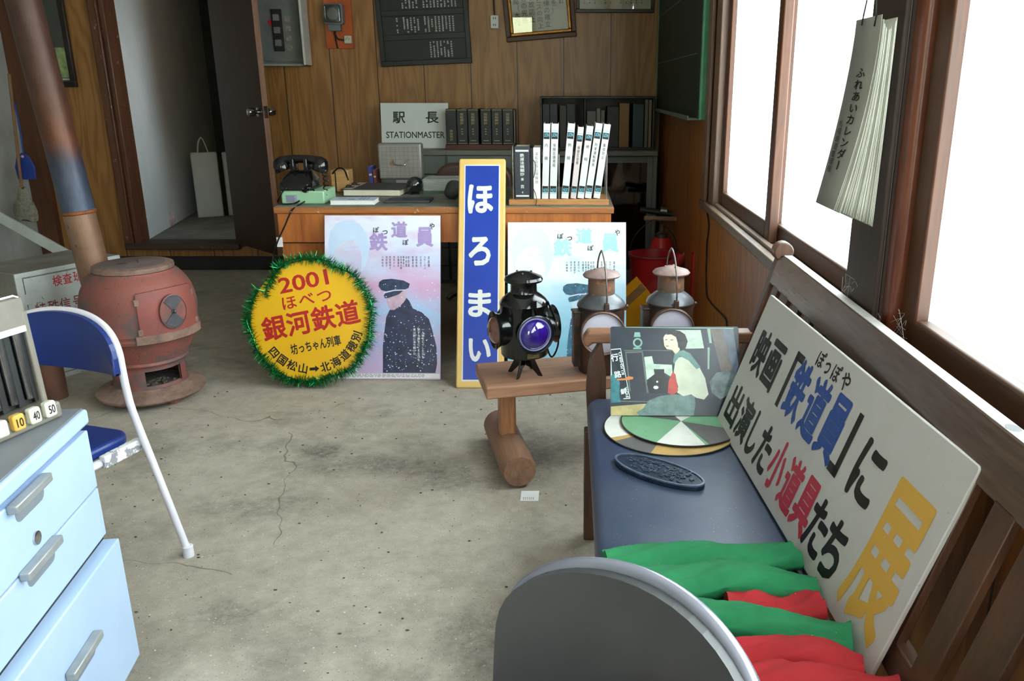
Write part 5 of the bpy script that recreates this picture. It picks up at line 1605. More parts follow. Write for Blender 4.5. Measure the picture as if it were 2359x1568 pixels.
poly('clock_print', [circ(1469, 789, 11, 20), [(1462, 765), (1474, 765), (1476, 776), (1460, 776)], [(1460, 800), (1476, 800), (1478, 804), (1458, 804)]], gl('photo_lampgreen', (140, 184, 172), (110, 150, 144)), .0006)
poly('clock_face_print', [circ(1469, 789, 7, 18)], gl('photo_lampdark', (38, 52, 54), None), .0008)
poly('white_edge_print', [[(1397, 803), (1403, 803), (1411, 890), (1404, 890)]], gl('photo_white', (222, 236, 230), None), .0006)
poly('train_board_print', [[(1402, 804), (1430, 802), (1452, 919), (1436, 920), (1433, 918), (1420, 840)]], gl('photo_navy', (24, 34, 46), None), .0007)
poly('train_board_border', [[(1402, 804), (1430, 802), (1452, 918), (1436, 919), (1436, 917), (1450, 916), (1429, 804), (1402, 806)]], bpy.data.materials['photo_white'], .0009)
b = MB()
def slant(txt, u0, v0, u1, v1, hgt, bold=.02):
    p, q = Vector(on(M, u0, v0)).to_3d(), Vector(on(M, u1, v1)).to_3d(); d_ = q - p
    Q = Matrix.Translation(p + Vector((0, 0, .0011))) @ RZ(atan2(d_.y, d_.x)); b.fit(txt, 0, 0, d_.length, hgt, 0, bold, Q)
slant('KUSHIRO', 1439, 862, 1431, 810, .0085)
slant('FOR', 1449, 914, 1444, 890, .0085)
for ch, u, v, s_ in (('行', 1416, 823, .024), ('路', 1423, 862, .022), ('釧', 1436, 901, .018)):
    x, y = on(M, u, v); b.cells(ch, -s_ / 2, -s_ / 2, s_ / 2, s_ / 2, 0, .03, M=T(x, y, .0011) @ RZ(.18))
b.build('lettering', bpy.data.materials['photo_white'], t)
poly('teal_lamp_print', [[(1402, 868), (1410, 860), (1420, 866), (1428, 880), (1427, 912), (1430, 926), (1404, 928), (1400, 900)]], gl('photo_teal', (56, 132, 140), (40, 96, 108), 40), .0012)
poly('lamp_handle_print', [[(1422, 872), (1440, 871), (1448, 866), (1459, 868), (1458, 873), (1446, 875), (1422, 876)]], gl('photo_orange', (216, 130, 74), None), .0014)
poly('black_lamp_print', [[(1506, 850), (1530, 850), (1530, 862), (1540, 874), (1548, 905), (1500, 905), (1490, 884), (1496, 874), (1508, 862)]], gl('photo_black', (14, 18, 22), None), .0008)
poly('black_lamp_glint', [circ(1511, 892, 6, 14, 4), circ(1514, 879, 2.5, 8)], bpy.data.materials['photo_white'], .0010)
poly('bag_print', [[(1634, 880), (1650, 858), (1690, 852), (1692, 900), (1660, 920), (1640, 905)]], gl('photo_clearbag', (120, 138, 138), (84, 98, 102), 50), .0006)
# the girl in the picture: plain shapes only
poly('skirt_print', [[(1548, 908), (1600, 910), (1602, 930), (1598, 958), (1472, 958), (1466, 950), (1482, 940), (1494, 922), (1520, 912)]], gl('photo_skirt', (110, 142, 136), (80, 108, 106), 34), .0016)
poly('blouse_print', [[(1556, 824), (1580, 820), (1606, 836), (1624, 870), (1632, 908), (1622, 920), (1604, 916), (1592, 908), (1574, 912), (1560, 904), (1562, 890), (1552, 856)]], gl('photo_cream', (216, 222, 198), (196, 206, 182), 20), .0018)
poly('collar_print', [[(1554, 812), (1574, 806), (1590, 814), (1614, 846), (1604, 850), (1586, 830), (1566, 820), (1552, 838), (1550, 832)]], gl('photo_collar', (104, 150, 142), (84, 126, 120), 20), .0020)
poly('scarf_print', [[(1550, 856), (1556, 862), (1562, 900), (1550, 910), (1538, 904), (1540, 876)]], gl('photo_red', (204, 66, 46), (176, 50, 38), 40), .0022)
poly('neck_print', [[(1544, 800), (1562, 790), (1566, 806), (1556, 816)]], gl('photo_skin', (238, 232, 204), (222, 212, 180), 30), .0020)
poly('head_print', [[(1528, 778), (1531, 772), (1540, 766), (1560, 768), (1562, 792), (1550, 806), (1536, 804), (1530, 796)]], bpy.data.materials['photo_skin'], .0022)
poly('hair_print', [[(1534, 771), (1540, 765), (1552, 760), (1566, 762), (1578, 770), (1584, 786), (1580, 800), (1572, 803), (1562, 800), (1561, 790), (1557, 776), (1546, 770)]], gl('photo_hair', (26, 28, 34), (40, 40, 46), 40), .0024)
poly('features_print', [[(1532, 782), (1537, 781), (1537, 782.5), (1532, 783.5)], [(1544, 782), (1551, 782), (1551, 783.5), (1544, 783.5)], [(1534, 796), (1541, 796), (1540, 797.5), (1534, 797.5)]], bpy.data.materials['photo_hair'], .0024)

# cast oval builder's plate
p0, p1 = at(1420, 1052, z=BS + .012), at(1621, 1120, z=BS + .012)
c = (p0 + p1) / 2; d_ = p1 - p0; a_ = d_.length / 2
t = thing('cast_plate', 'blue-black cast iron oval plate with raised characters lying on the seat', 'plate', SB @ T(c.x, c.y, BS + .004) @ RZ(atan2(d_.y, d_.x)))
ci = mat('cast_blue_black', (44, 55, 76), (30, 40, 58), .32, .45, scale=16, bump=.3)
bb_ = .052
MB().prism(circ(0, 0, a_, 56, bb_), 0, .012).build('plate', ci, t, bevel=.002)
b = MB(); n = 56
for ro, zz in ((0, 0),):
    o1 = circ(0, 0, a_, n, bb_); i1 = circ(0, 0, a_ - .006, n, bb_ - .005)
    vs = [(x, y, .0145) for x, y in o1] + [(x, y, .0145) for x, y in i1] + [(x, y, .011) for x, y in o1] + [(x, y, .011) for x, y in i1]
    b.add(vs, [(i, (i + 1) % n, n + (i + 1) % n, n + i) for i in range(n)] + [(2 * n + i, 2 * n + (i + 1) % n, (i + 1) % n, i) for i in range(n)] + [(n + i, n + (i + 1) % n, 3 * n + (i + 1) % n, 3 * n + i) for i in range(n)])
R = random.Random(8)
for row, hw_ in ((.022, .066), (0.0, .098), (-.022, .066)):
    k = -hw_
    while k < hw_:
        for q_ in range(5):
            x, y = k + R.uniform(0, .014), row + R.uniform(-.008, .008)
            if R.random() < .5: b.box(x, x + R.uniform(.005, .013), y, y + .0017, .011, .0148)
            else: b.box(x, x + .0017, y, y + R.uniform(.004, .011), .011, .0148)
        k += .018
b.build('raised_characters', mat('cast_edge_shine', (104, 116, 132), (72, 86, 108), .35, .4, scale=40), t)  # lighter colour imitates the gloss on rim and raised edges

# signal flags heaped on the seat
gf = mat('flag_green', (8, 112, 64), (6, 98, 55), .85, scale=10, bump=.15, bscale=600, speck=(120, 150, 120), sscale=150, sth=.76)
rf = mat('flag_red', (156, 8, 18), (138, 6, 14), .85, scale=10, bump=.15, bscale=600, speck=(216, 130, 120), sscale=150, sth=.77)
def flag(path, wid, hgt, m, label, seed, lay=0.0, hem=True):
    R = random.Random(seed); P = smooth_path(path, 8); rg = []; n = 26
    ph = [R.uniform(0, 6) for _ in range(6)]
    for i, p in enumerate(P):
        s_ = i / (len(P) - 1)
        tg = (P[min(i + 1, len(P) - 1)] - P[max(i - 1, 0)]).normalized(); sd = Vector((-tg.y, tg.x, 0))
        w_ = wid * (1 + .13 * sin(5 * s_ + ph[0]) + .06 * sin(13 * s_ + ph[1])); h_ = hgt * (1 + .2 * sin(4 * s_ + ph[2]) + .12 * sin(11 * s_ + ph[3]))
        ring = []
        for k in range(n):
            a = 2 * pi * k / n
            f = 1 + .07 * sin(3 * a + 4 * s_ + ph[4]) + .035 * sin(9 * a + 9 * s_ + ph[5])
            y, z = cos(a) * w_ * f, max(sin(a), -.55) * h_ * f
            zz = p.z + h_ * .55 + z + .004 * sin(6 * a + 20 * s_) * (sin(a) > 0)
            ring.append((p.x + sd.x * y, p.y + sd.y * y, max(zz, BS + .004 + lay)))
        rg.append(ring)
    o = MB().loft(rg).build('signal_flag', m, smooth=70); o.matrix_local = SB
    return tag(o, label, 'flag', 'signal flags on the bench seat')
flag([(.075, 1.435, .302), (.20, 1.455, .306), (.33, 1.435, .306), (.455, 1.46, .302)], .045, .022, gf, 'bright green rolled flag, farthest of the flags heaped on the navy seat', 1)
flag([(.11, 1.315, .304), (.22, 1.345, .312), (.34, 1.355, .312), (.468, 1.345, .303)], .045, .026, gf, 'green flag twisted against the short red one, second in the heap', 2)
flag([(.285, 1.275, .302), (.36, 1.278, .306), (.455, 1.285, .302)], .040, .026, rf, 'short red flag end sandwiched between two green flags', 3)
flag([(.12, 1.215, .304), (.24, 1.245, .316), (.36, 1.215, .314), (.478, 1.185, .303)], .045, .028, gf, 'green flag nearest the grey chair, with a rounded end against the white sign', 4)
flag([(.14, 1.125, .303), (.27, 1.145, .312), (.37, 1.135, .312), (.472, 1.11, .303)], .036, .025, rf, 'red folded flag next to the rounded end of the green flag', 5)
flag([(.14, 1.055, .303), (.27, 1.07, .316), (.38, 1.068, .314), (.505, 1.045, .303)], .042, .030, rf, 'red flag lying lowest in the heap, at the near end of the white sign', 6)
flag([(.15, .97, .303), (.28, .985, .314), (.40, .98, .312), (.50, .955, .303)], .044, .026, rf, 'red flag at the near edge of the heap, beside the grey chair', 7)
pts = [at(1692, 1266, z=BS + .003), at(1702, 1259, z=BS + .004), at(1716, 1256, z=BS + .006), at(1730, 1258, z=BS + .004), at(1738, 1268, z=BS + .003)]
tag(MB().tube(smooth_path(pts, 5), .0016, 6).build('wire_ring', M_['steel'], M=SB), 'thin pale wire loop sticking out behind the farthest green flag', 'wire')

# ================================================================== PLANK BENCH AND LAMPS
PT = .320; ang = radians(14)
M = T(-.258, 2.422, 0) @ RZ(ang)
lw = wood('low_bench_wood', (168, 124, 96), (138, 99, 75), 'x', .6, .55, .15)
lwz = wood('low_bench_post', (176, 122, 82), (138, 94, 62), 'z', .8, .5)
lwy = wood('low_bench_log', (146, 108, 84), (112, 80, 62), 'y', .6, .6, .2)
t = thing('plank_bench', 'low bench of one thick plank carrying the railway lamps', 'bench', M)
MB().box(0, .83, 0, .25, PT - .042, PT).build('plank', lw, t, bevel=.006)
for x in (.085, .66):
    MB().box(x - .027, x + .027, .10, .155, .10, PT - .0425).build('post', lwz, t, bevel=.008)
    b = MB(); b.lathe([(.0, -.21), (.046, -.21), (.055, -.195), (.056, .19), (.050, .205), (.0, .205)], 24, T(x + .002, .125, .0585) @ RX(pi / 2)); b.build('log_foot', lwy, t)
q = at(1221, 1138, z=0)
o = MB().box(-.028, .028, -.045, .02, .0005, .0015).build('paper_label', M_['paperw']); o.matrix_local = T(q.x, q.y, 0)
tag(o, 'small white paper label on the floor under the log foot', 'label')
b = MB(); R = random.Random(2)
for k in range(12): b.box(-.02 + .006 * (k % 6), -.017 + .006 * (k % 6), -.036 + .008 * (k // 6), -.032 + .008 * (k // 6), .0015, .0017)
c_ = b.build('label_print', bpy.data.materials['fine_grey_print'], o)

LX, LY = -.143, 2.555
t = thing('signal_lamp', 'glossy black railway signal lamp with a purple lens on the low plank bench', 'lamp', T(LX, LY, PT))
MB().lathe([(.0, .070), (.074, .070), (.077, .075), (.077, .236), (.079, .240), (.077, .245), (.070, .256), (.056, .268), (.044, .276), (.042, .282), (.042, .306), (.044, .310)], 48).build('body', M_['black'], t)
b = MB(); b.lathe([(.044, .308), (.060, .312), (.062, .318), (.058, .326), (.040, .334), (.020, .342), (.0, .344)], 40)
for a in (0.4, 2.5, 4.6): b.ball((.026 * cos(a), .026 * sin(a), .340), .004, n=6)
b.build('cap', M_['black'], t)
b = MB(); da0 = atan2(-LY, -LX) + radians(20)
for k in range(4):
    Q = RZ(da0 + pi / 4 + k * pi / 2)
    b.prism([(.004, .072), (.030, .072), (.036, .05), (.062, .0), (.048, .0), (.022, .026), (.004, .03)], -.003, .003, Q @ RX(pi / 2))
b.build('foot', M_['black'], t, bevel=.001)
for k in range(4):
    Q = T(0, 0, .160) @ RZ(da0 + k * pi / 2) @ RY(pi / 2)
    o = MB().lathe([(.052, .060), (.052, .086), (.060, .100), (.063, .103), (.0605, .104), (.050, .092), (.050, .070), (.0, .068)], 36, Q).build('lens_hood', M_['black'], t)
    cols = [('lens_purple', (44, 18, 130), (28, 10, 92)), ('lens_smoke', (60, 52, 56), (40, 36, 40)), ('lens_clear', (120, 124, 128), (90, 94, 98)), ('lens_amber', (110, 60, 46), (80, 44, 36))][k]
    lm_ = mat(cols[0], cols[1], cols[2], .04, scale=30, coat=1.0, spec=.8)
    l = MB(); l.lathe([(.050, .088), (.046, .100), (.038, .110), (.024, .118), (.0, .121)], 36, Q, caps=False)
    l.build('lens', lm_, o)
    MB().lathe([(.051, .091), (.054, .098), (.0515, .102), (.048, .098)], 36, Q, caps=False).build('lens_ring', mat('lens_ring_pale', (172, 168, 214), (150, 148, 190), .2, .3) if k == 0 else M_['black'], o)
Q = T(0, 0, .085) @ RZ(da0) @ T(.0775, 0, 0) @ RY(pi / 2) @ RZ(pi / 2)
o = MB().box(-.020, .020, -.008, .008, 0, .002, Q).build('nameplate', mat('brass_plate', (170, 156, 112), (130, 120, 84), .35, .7, scale=60), t)
b = MB(); b.ball((0, .016, .003), .005, n=6, M=Q); b.build('screw', M_['chrome'], t)
b = MB()
a1, a2 = da0 + .9, da0 - .75
b.tube(smooth_path([(.079 * cos(a1), .079 * sin(a1), .25), (.10 * cos(a1 + .2), .10 * sin(a1 + .2), .18), (.11 * cos(a1 + .4), .11 * sin(a1 + .4), .10), (.092 * cos(a1 - .1), .092 * sin(a1 - .1), .07), (.084 * cos(da0 + .4), .084 * sin(da0 + .4), .16), (.081 * cos(da0 + .1), .081 * sin(da0 + .1), .235)], 8), .0032, 7)
b.box(-.008, .008, -.006, .006, -.012, .016, T(.080 * cos(da0 + .05), .080 * sin(da0 + .05), .25) @ RZ(da0))
b.build('bail_handle', M_['black'], t)

rst = NT('lantern_rust'); v = rst.map()
c_ = rst.ramp(rst.noise(rst.map((3, 3, 1)), 7, 6, .68), [(.32, lin((58, 55, 54))), (.50, lin((72, 60, 54))), (.60, lin((96, 64, 50))), (.74, lin((64, 64, 66)))])
s_ = rst.ramp(rst.noise(v, 55, 4, .7), [(.62, (0, 0, 0, 1)), (.70, (1, 1, 1, 1))]); c_ = rst.mix(s_, c_, lin((140, 92, 66)))
rst.bump(rst.noise(v, 80, 4, .7), .35, .0015)
M_['lrust'] = rst.fin(c_, .42, .45)
M_['lid'] = mat('lid_pinkgrey', (148, 126, 121), (120, 96, 90), .6, .2, scale=20, bump=.3)
M_['shoulder'] = mat('shoulder_zinc', (112, 116, 122), (84, 84, 86), .4, .6, scale=10, bump=.2)
M_['opal'] = mat('opal_glass', (196, 192, 206), (190, 186, 202), .45, scale=4, coat=.05)
def lantern(cx, cy, turn, label, hang):
    t = thing('railway_lantern', label, 'lantern', T(cx, cy, PT + .0005) @ RZ(atan2(-cy, -cx) + turn), 'rusty lanterns on the plank bench')
    MB().lathe([(.0, 0), (.070, 0), (.074, .006), (.076, .02), (.076, .215), (.079, .219), (.079, .224)], 44).build('body', M_['lrust'], t)
    MB().lathe([(.079, .224), (.074, .234), (.058, .248), (.044, .258), (.041, .262)], 44, caps=False).build('shoulder', M_['shoulder'], t)
    MB().lathe([(.042, .258), (.044, .264), (.043, .305), (.044, .316)], 36).build('neck', mat('neck_rust', (132, 96, 76), (104, 96, 84), .7, .2, scale=22, bump=.5, speck=(168, 108, 70), sscale=60, sth=.6) if 'neck_rust' not in bpy.data.materials else bpy.data.materials['neck_rust'], t)
    b = MB(); b.lathe([(.0, .316), (.058, .316), (.061, .321), (.055, .328), (.034, .334), (.014, .342), (.0, .343)], 40)
    for a in (.6, 2.7, 4.8): b.ball((.020 * cos(a), .020 * sin(a), .340), .004, n=6)
    b.build('lid', M_['lid'], t)
    Q = T(.058, 0, .152) @ RY(pi / 2)
    MB().lathe([(.068, .0), (.070, .040), (.072, .044), (.0695, .047), (.066, .044), (.066, .036)], 44, Q, caps=False).build('lens_rim', mat('rim_brown', (120, 92, 78), (92, 70, 60), .55, .3, scale=20) if 'rim_brown' not in bpy.data.materials else bpy.data.materials['rim_brown'], t)
    MB().lathe([(.0665, .034), (.050, .040), (.03, .043), (.0, .044)], 44, Q, caps=False).build('lens', M_['opal'], t)
    a = radians(-82)
    b = MB(); b.box(.064, .094, -.022, .022, .02, .205, RZ(a)); b.box(.062, .097, -.024, .024, .200, .208, RZ(a)); b.build('side_box', M_['lrust'], t, bevel=.003)
    b = MB(); b.box(.072, .084, -.006, .006, .20, .214, RZ(pi * .55)); b.ball((.086, 0, .212), .007, n=6, M=RZ(pi * .55)); b.build('catch', M_['lrust'], t)
    hp = [(.081, .012, .235), (.083, .012, .27), (.070, .010, .325), (.045, .006, .372), (.010, .0, .398), (-.02, -.002, .392), (-.046, -.008, .36), (-.06, -.012, .30), (-.072, -.014, .238)]
    MB().tube(smooth_path(hp, 7), .0028, 8).build('bail_handle', mat('wire_grey', (120, 112, 106), (92, 84, 78), .4, .6, scale=40) if 'wire_grey' not in bpy.data.materials else bpy.data.materials['wire_grey'], t)
    b = MB(); b.box(-.007, .007, -.008, .008, -.014, .014, T(.081, .012, .232)); b.box(-.007, .007, -.008, .008, -.014, .014, T(-.074, -.014, .232)); b.build('bail_lug', M_['lrust'], t, bevel=.002)
lantern(.106, 2.600, radians(4), 'rusty lantern with a white lens, right next to the glossy black lamp', 1)
lantern(.335, 2.640, radians(6), 'rusty grey lantern with a white lens, in front of the fire bucket', 2)

# ================================================================== FIRE GEAR IN THE CORNER
rp_ = mat('fire_red', (178, 28, 34), (150, 22, 28), .4, scale=6)
q = at(1505, 585, y=4.35); bxx, byy = q.x, q.y; bh = q.z
rb = 56 / 1900 * (byy / cos(PITCH)) * .97
t = thing('fire_bucket', 'open red metal fire bucket behind the rusty lanterns', 'bucket', T(bxx, byy, 0))
MB().lathe([(rb * .72, .002), (rb * .76, .04), (rb * .88, bh * .57), (rb * .90, bh * .585), (rb * .89, bh * .60), (rb * .985, bh - .015), (rb, bh), (rb * 1.02, bh + .004), (rb * .98, bh + .004), (rb * .95, bh - .02), (rb * .70, .02), (.0, .02)], 40).build('body', rp_, t)
MB().lathe([(rb * .985, bh - .002), (rb * 1.03, bh), (rb * 1.03, bh + .006), (rb * .98, bh + .006)], 40, caps=False).build('rim', mat('rim_pinkish', (150, 96, 92), (120, 70, 68), .6, .2, scale=20), t)
b = MB()
for s_ in (-1, 1): b.tube([(s_ * rb * 1.0 + .012 * cos(a) * 0 , .014 * cos(a), bh + .014 * sin(a)) for a in [pi * 2 * i / 12 for i in range(12)]], .003, 6, closed=True)
b.build('ear', M_['steel'], t)
b = MB(); b.tube(smooth_path([(-rb, 0, bh + .01), (-rb * .8, -.02, bh + .10), (-rb * .3, -.03, bh + .17), (0, -.03, bh + .185), (rb * .3, -.03, bh + .17), (rb * .8, -.02, bh + .10), (rb, 0, bh + .01)], 6), .0022, 6); b.build('wire_handle', M_['blackm'], t)
yp = byy + rb + .12
pcx = at(1524, 540, y=yp).x; zt1 = at(1524, 546, y=yp).z; zt2 = at(1524, 502, y=yp).z; zn = at(1524, 533, y=yp).z
t = thing('hand_pump', 'red conical hand pump with a wooden crosswise grip standing behind the bucket', 'pump', T(pcx, yp, 0))
MB().lathe([(.074, .001), (.078, .02), (.074, zt1 - .14), (.056, zt1 - .02), (.042, zt1), (.0, zt1)], 30).build('body', mat('pump_red', (204, 44, 34), (180, 34, 28), .4, scale=8), t)
b = MB(); b.lathe([(.034, zt1 - .002), (.034, zt1 + .02), (.016, zt1 + .03), (.014, zt2 - .03), (.018, zt2 - .02)], 18); b.build('neck', mat('pump_metal', (104, 98, 90), (80, 74, 68), .45, .6), t)
hl = 42 / 1900 * yp
MB().tube([(-hl, -.01, zt2), (-hl * .9, -.01, zt2), (0, -.01, zt2 - .002), (hl * .9, -.01, zt2 - .006), (hl, -.01, zt2 - .006)], [.012, .016, .013, .016, .012], 10).build('grip', wood('grip_wood', (150, 116, 84), (116, 86, 62), 'x', 2, .6), t)
MB().tube([(-hl * 1.2, .02, zt2 + .045), (min(hl * 1.9, .575 - pcx), .02, zt2 + .02)], .017, 10).build('hose', M_['blackm'], t)
MB().tube([(-hl * .1, .02, zt2 + .04), (hl * .25, .02, zt2 + .036)], .020, 10).build('hose_clip', M_['steel'], t)
# yellow plate
q = at(1466, 640, y=3.3)
M = frame((q.x, 3.3, q.z), (.9, -.35, -.62), (.55, .3, .62))
M = T(.335, 4.0, .161) @ RZ(radians(-28)) @ RX(radians(90)) @ RZ(radians(45))
t = thing('yellow_sign', 'plain yellow square plate with a brown diagonal stripe, standing on its corner', 'sign', M)
s_ = .113
MB().box(-s_, s_, -s_, s_, -.004, 0).build('plate', mat('plate_yellow', (214, 160, 22), (196, 140, 16), .5, scale=5), t, bevel=.001)
MB().rect(-s_ * .995, s_ * .28, s_ * .995, s_ * .62, .0008).build('stripe', mat('stripe_brown', (150, 116, 78), (128, 98, 66), .6), t)
def rolled(p0, p1, r, m, label, tip):
    t = thing('rolled_flag', label, 'flag', None, 'rolled flags leaning in the corner')
    d_ = p1 - p0; P = [p0 + d_ * (i / 10) for i in range(11)]
    MB().tube(P, [r * (.75 + .4 * sin(pi * i / 12 + .3)) for i in range(11)], 14).build('cloth', m, t)
    MB().tube([p1 - d_ * .02, p1 + d_.normalized() * tip], .008, 8).build('stick', wood('stick_wood', (170, 90, 60), (130, 64, 44), 'z', 2, .5) if 'stick_wood' not in bpy.data.materials else bpy.data.materials['stick_wood'], t)
yy = 4.16
rolled(at(1480, 690, y=yy), at(1572, 590, y=yy + .06), .032, mat('old_flag_red', (168, 40, 40), (140, 30, 32), .85, scale=14), 'red rolled flag leaning diagonally between bucket and brown wall', .13)
rolled(at(1490, 720, y=yy + .08), at(1605, 568, y=yy + .14), .042, mat('old_flag_green', (44, 84, 66), (34, 66, 52), .85, scale=14), 'dark green rolled flag leaning behind the red rolled one', .03)
pa, pb = at(1588, 900, y=3.9), at(1608, 582, y=3.9)
t = thing('red_tube_case', 'tall narrow red case standing against the brown wall in the corner', 'case', T(pb.x, 3.9, 0))
MB().box(-.028, .028, -.028, .028, .001, pb.z).build('case', rp_, t, bevel=.004)
MB().box(-.010, -.006, -.0295, -.028, pb.z - .34, pb.z - .03).build('white_stripe', M_['white'], t)
# ================================================================== CALENDAR ON THE WINDOW POST
Yn = 1.50
ct, cb_ = at(2032, 33, y=Yn), at(1920, 485, y=Yn)
ft = at(1974, 36, x=ct.x); fb = at(1880, 452, x=cb_.x)
wt, wb = ft.y - ct.y, fb.y - cb_.y
t = thing('calendar', 'thick hanging tear-off calendar with fanned pages on the dark window post', 'calendar')
NP = 20
b = MB(); cov = MB()
bt = at(2066, 40, y=Yn); bb2 = at(2008, 520, y=Yn)
R = random.Random(6)
def page(mb, k, z0=0.0, mi=0):
    f = k / (NP - 1)
    xt = ct.x + (bt.x - ct.x) * f; xb = cb_.x + (bb2.x - cb_.x) * (f ** .9)
    zt3 = ct.z + (bt.z - ct.z) * f - .022 * sin(pi * min(1, f * 1.0)) * (1 if 0 < f < 1 else 0); zb3 = cb_.z + (bb2.z - cb_.z) * f + R.uniform(-.003, .003) * (1 if k else 0)
    jit = R.uniform(-.004, .004) if k else 0
    f = min(1, max(0, f + (R.uniform(-.028, .028) if 0 < k < NP - 1 else 0)))
    n = 12; vs = []
    for i in range(n + 1):
        s_ = i / n
        x = xt + (xb - xt) * (s_ ** 1.35) + .006 * sin(pi * s_) * (1 - f)
        z = zt3 + (zb3 - zt3) * s_
        y0 = Yn + jit; y1 = y0 + wt + (wb - wt) * s_
        vs += [(x, y0, z), (x - .004 * sin(pi * s_), y1, z)]
    mb.add(vs, [(2 * i, 2 * i + 1, 2 * i + 3, 2 * i + 2) for i in range(n)], None, mi)
    return vs
for k in range(1, NP): page(b, k)
o = b.build('pages', mat('page_grey', (186, 186, 176), (166, 166, 154), .8, scale=8), t, smooth=60); o['kind'] = 'stuff'
md = o.modifiers.new('paper_thickness', 'SOLIDIFY'); md.thickness = .0007
cv = page(cov, 0)
o = cov.build('cover', mat('cover_grey', (150, 148, 140), (138, 136, 128), .75, scale=6, speck=(90, 86, 80), sscale=120, sth=.74), t, smooth=60)
md = o.modifiers.new('card_thickness', 'SOLIDIFY'); md.thickness = .001
def cov_pt(a, s_):
    s_ = min(max(s_, 0), 1) * 12; i = min(int(s_), 11); q = s_ - i
    l = Vector(cv[2 * i]).lerp(Vector(cv[2 * i + 2]), q); r_ = Vector(cv[2 * i + 1]).lerp(Vector(cv[2 * i + 3]), q)
    return r_.lerp(l, a) + Vector((-.0016, 0, 0))
def cov_text(mb, s_, a0, a1, v0, v1, bold):
    n = len(s_)
    for i, ch in enumerate(s_):
        vs, fs = glyph(ch, bold)
        out = []
        for x, y, _ in vs:
            p, q = x - .5, y - .38
            if ch == 'ー': p, q = q, -p
            out.append(cov_pt(a0 + (p + .5) * (a1 - a0), v0 + (i + .5 - q * .95) / n * (v1 - v0)))
        mb.add(out, fs)
b = MB(); cov_text(b, 'ふれあいカレンダー', .38, .74, .25, .80, .012); b.build('title', M_['ink'], t, smooth=0)
b = MB(); cov_text(b, '札幌鉄道管理局', .12, .30, .53, .82, .006); b.build('small_writing', bpy.data.materials['faded_ink'], t, smooth=0)
b = MB()
for u0, v0, u1, v1 in ((1985, 58, 2004, 0), (2014, 60, 2022, 0)):
    p = at(u0, v0, x=ct.x - .003); q = at(u1, v1 - 30, x=.572); b.tube([p, at(u0 + 5, v0 - 25, x=ct.x - .004), q, q + Vector((0, 0, .08))], .0016, 6)
b.build('hanging_cord', M_['ink'], t)
tp = at(2010, -30, x=.572)
tag(MB().lathe([(.004, 0), (.004, .02), (.008, .021), (.0, .024)], 10, T(.5745, tp.y, tp.z + .08) @ RY(-pi / 2)).build('nail', M_['steel']), 'nail in the dark window post holding the hanging calendar', 'nail')

# ================================================================== STEEL DESK IN THE FOREGROUND
F = frame((-.955, 1.497, 0), (-.142, .99, 0), (0, 0, 1))
t = thing('steel_desk', 'pale blue steel office desk with three drawers under the coin dispenser', 'desk', F)
ds = mat('desk_paleblue', (172, 194, 222), (164, 186, 214), .35, scale=4)
TZ = .62; W1 = .62
MB().box(-W1, 0, .045, TZ - .036, -1.05, -.004).build('carcass', ds, t, bevel=.003)
# top slab (local z points out of the drawer fronts)
MB().prism([(-W1 - .02, .012), (.010, .012), (.010, -1.07), (-W1 - .02, -1.07)][::-1], TZ - .034, TZ - .003, RX(-pi / 2) @ Matrix.Diagonal((1, -1, 1, 1))).build('top_edge', ds, t, bevel=.006, seg=3)
MB().prism([(-W1 - .012, .005), (.004, .005), (.004, -1.06), (-W1 - .012, -1.06)][::-1], TZ - .003, TZ, RX(-pi / 2) @ Matrix.Diagonal((1, -1, 1, 1))).build('top_sheet', mat('desk_grey_lino', (126, 130, 136), (112, 116, 122), .5, scale=6, speck=(160, 130, 110), sscale=60, sth=.78), t, bevel=.003)
hs = [on(F, 70, 1132, .02), on(F, 97, 1280, .02), on(F, 180, 1505, .03)]
zg = on(F, 236, 1243, .01)[1]
z12 = hs[1][1] + (TZ - .045 - hs[0][1]) * .75
hm = mat('handle_grey', (168, 172, 172), (150, 154, 154), .35, .4)
for k, (z0, z1, out) in enumerate(((z12, TZ - .042, .0), (zg + .004, z12 - .003, .0), (.055, zg - .008, .022))):
    o = MB().box(-.50, -.006, z0, z1, -.003, .012 + out).build('drawer', ds, t, bevel=.003)
    hx_, hy_ = hs[k]
    x0, x1 = hx_ - .065, hx_ + .06
    MB().box(x0, x1, hy_ - .009, hy_ + .007, .012 + out, .030 + out).build('handle', hm, o, bevel=.003)
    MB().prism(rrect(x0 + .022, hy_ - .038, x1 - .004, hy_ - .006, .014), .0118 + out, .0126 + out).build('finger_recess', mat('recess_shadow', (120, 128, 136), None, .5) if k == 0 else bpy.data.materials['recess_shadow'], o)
MB().box(-.50, -.006, zg - .008, zg + .004, -.002, .004).build('drawer_gap', M_['base'], t)
lk = on(F, 85, 1238, .013)
MB().lathe([(.012, .012), (.012, .015), (.009, .0155), (.0, .0155)], 20, T(lk[0], lk[1], 0)).build('lock', M_['chrome'], t)
for x in (-.05, -W1 + .03):
    for z in (-.05, -1.0): MB().box(x, x + .035, 0, .046, z - .035, z).build('leg', M_['base'], t)

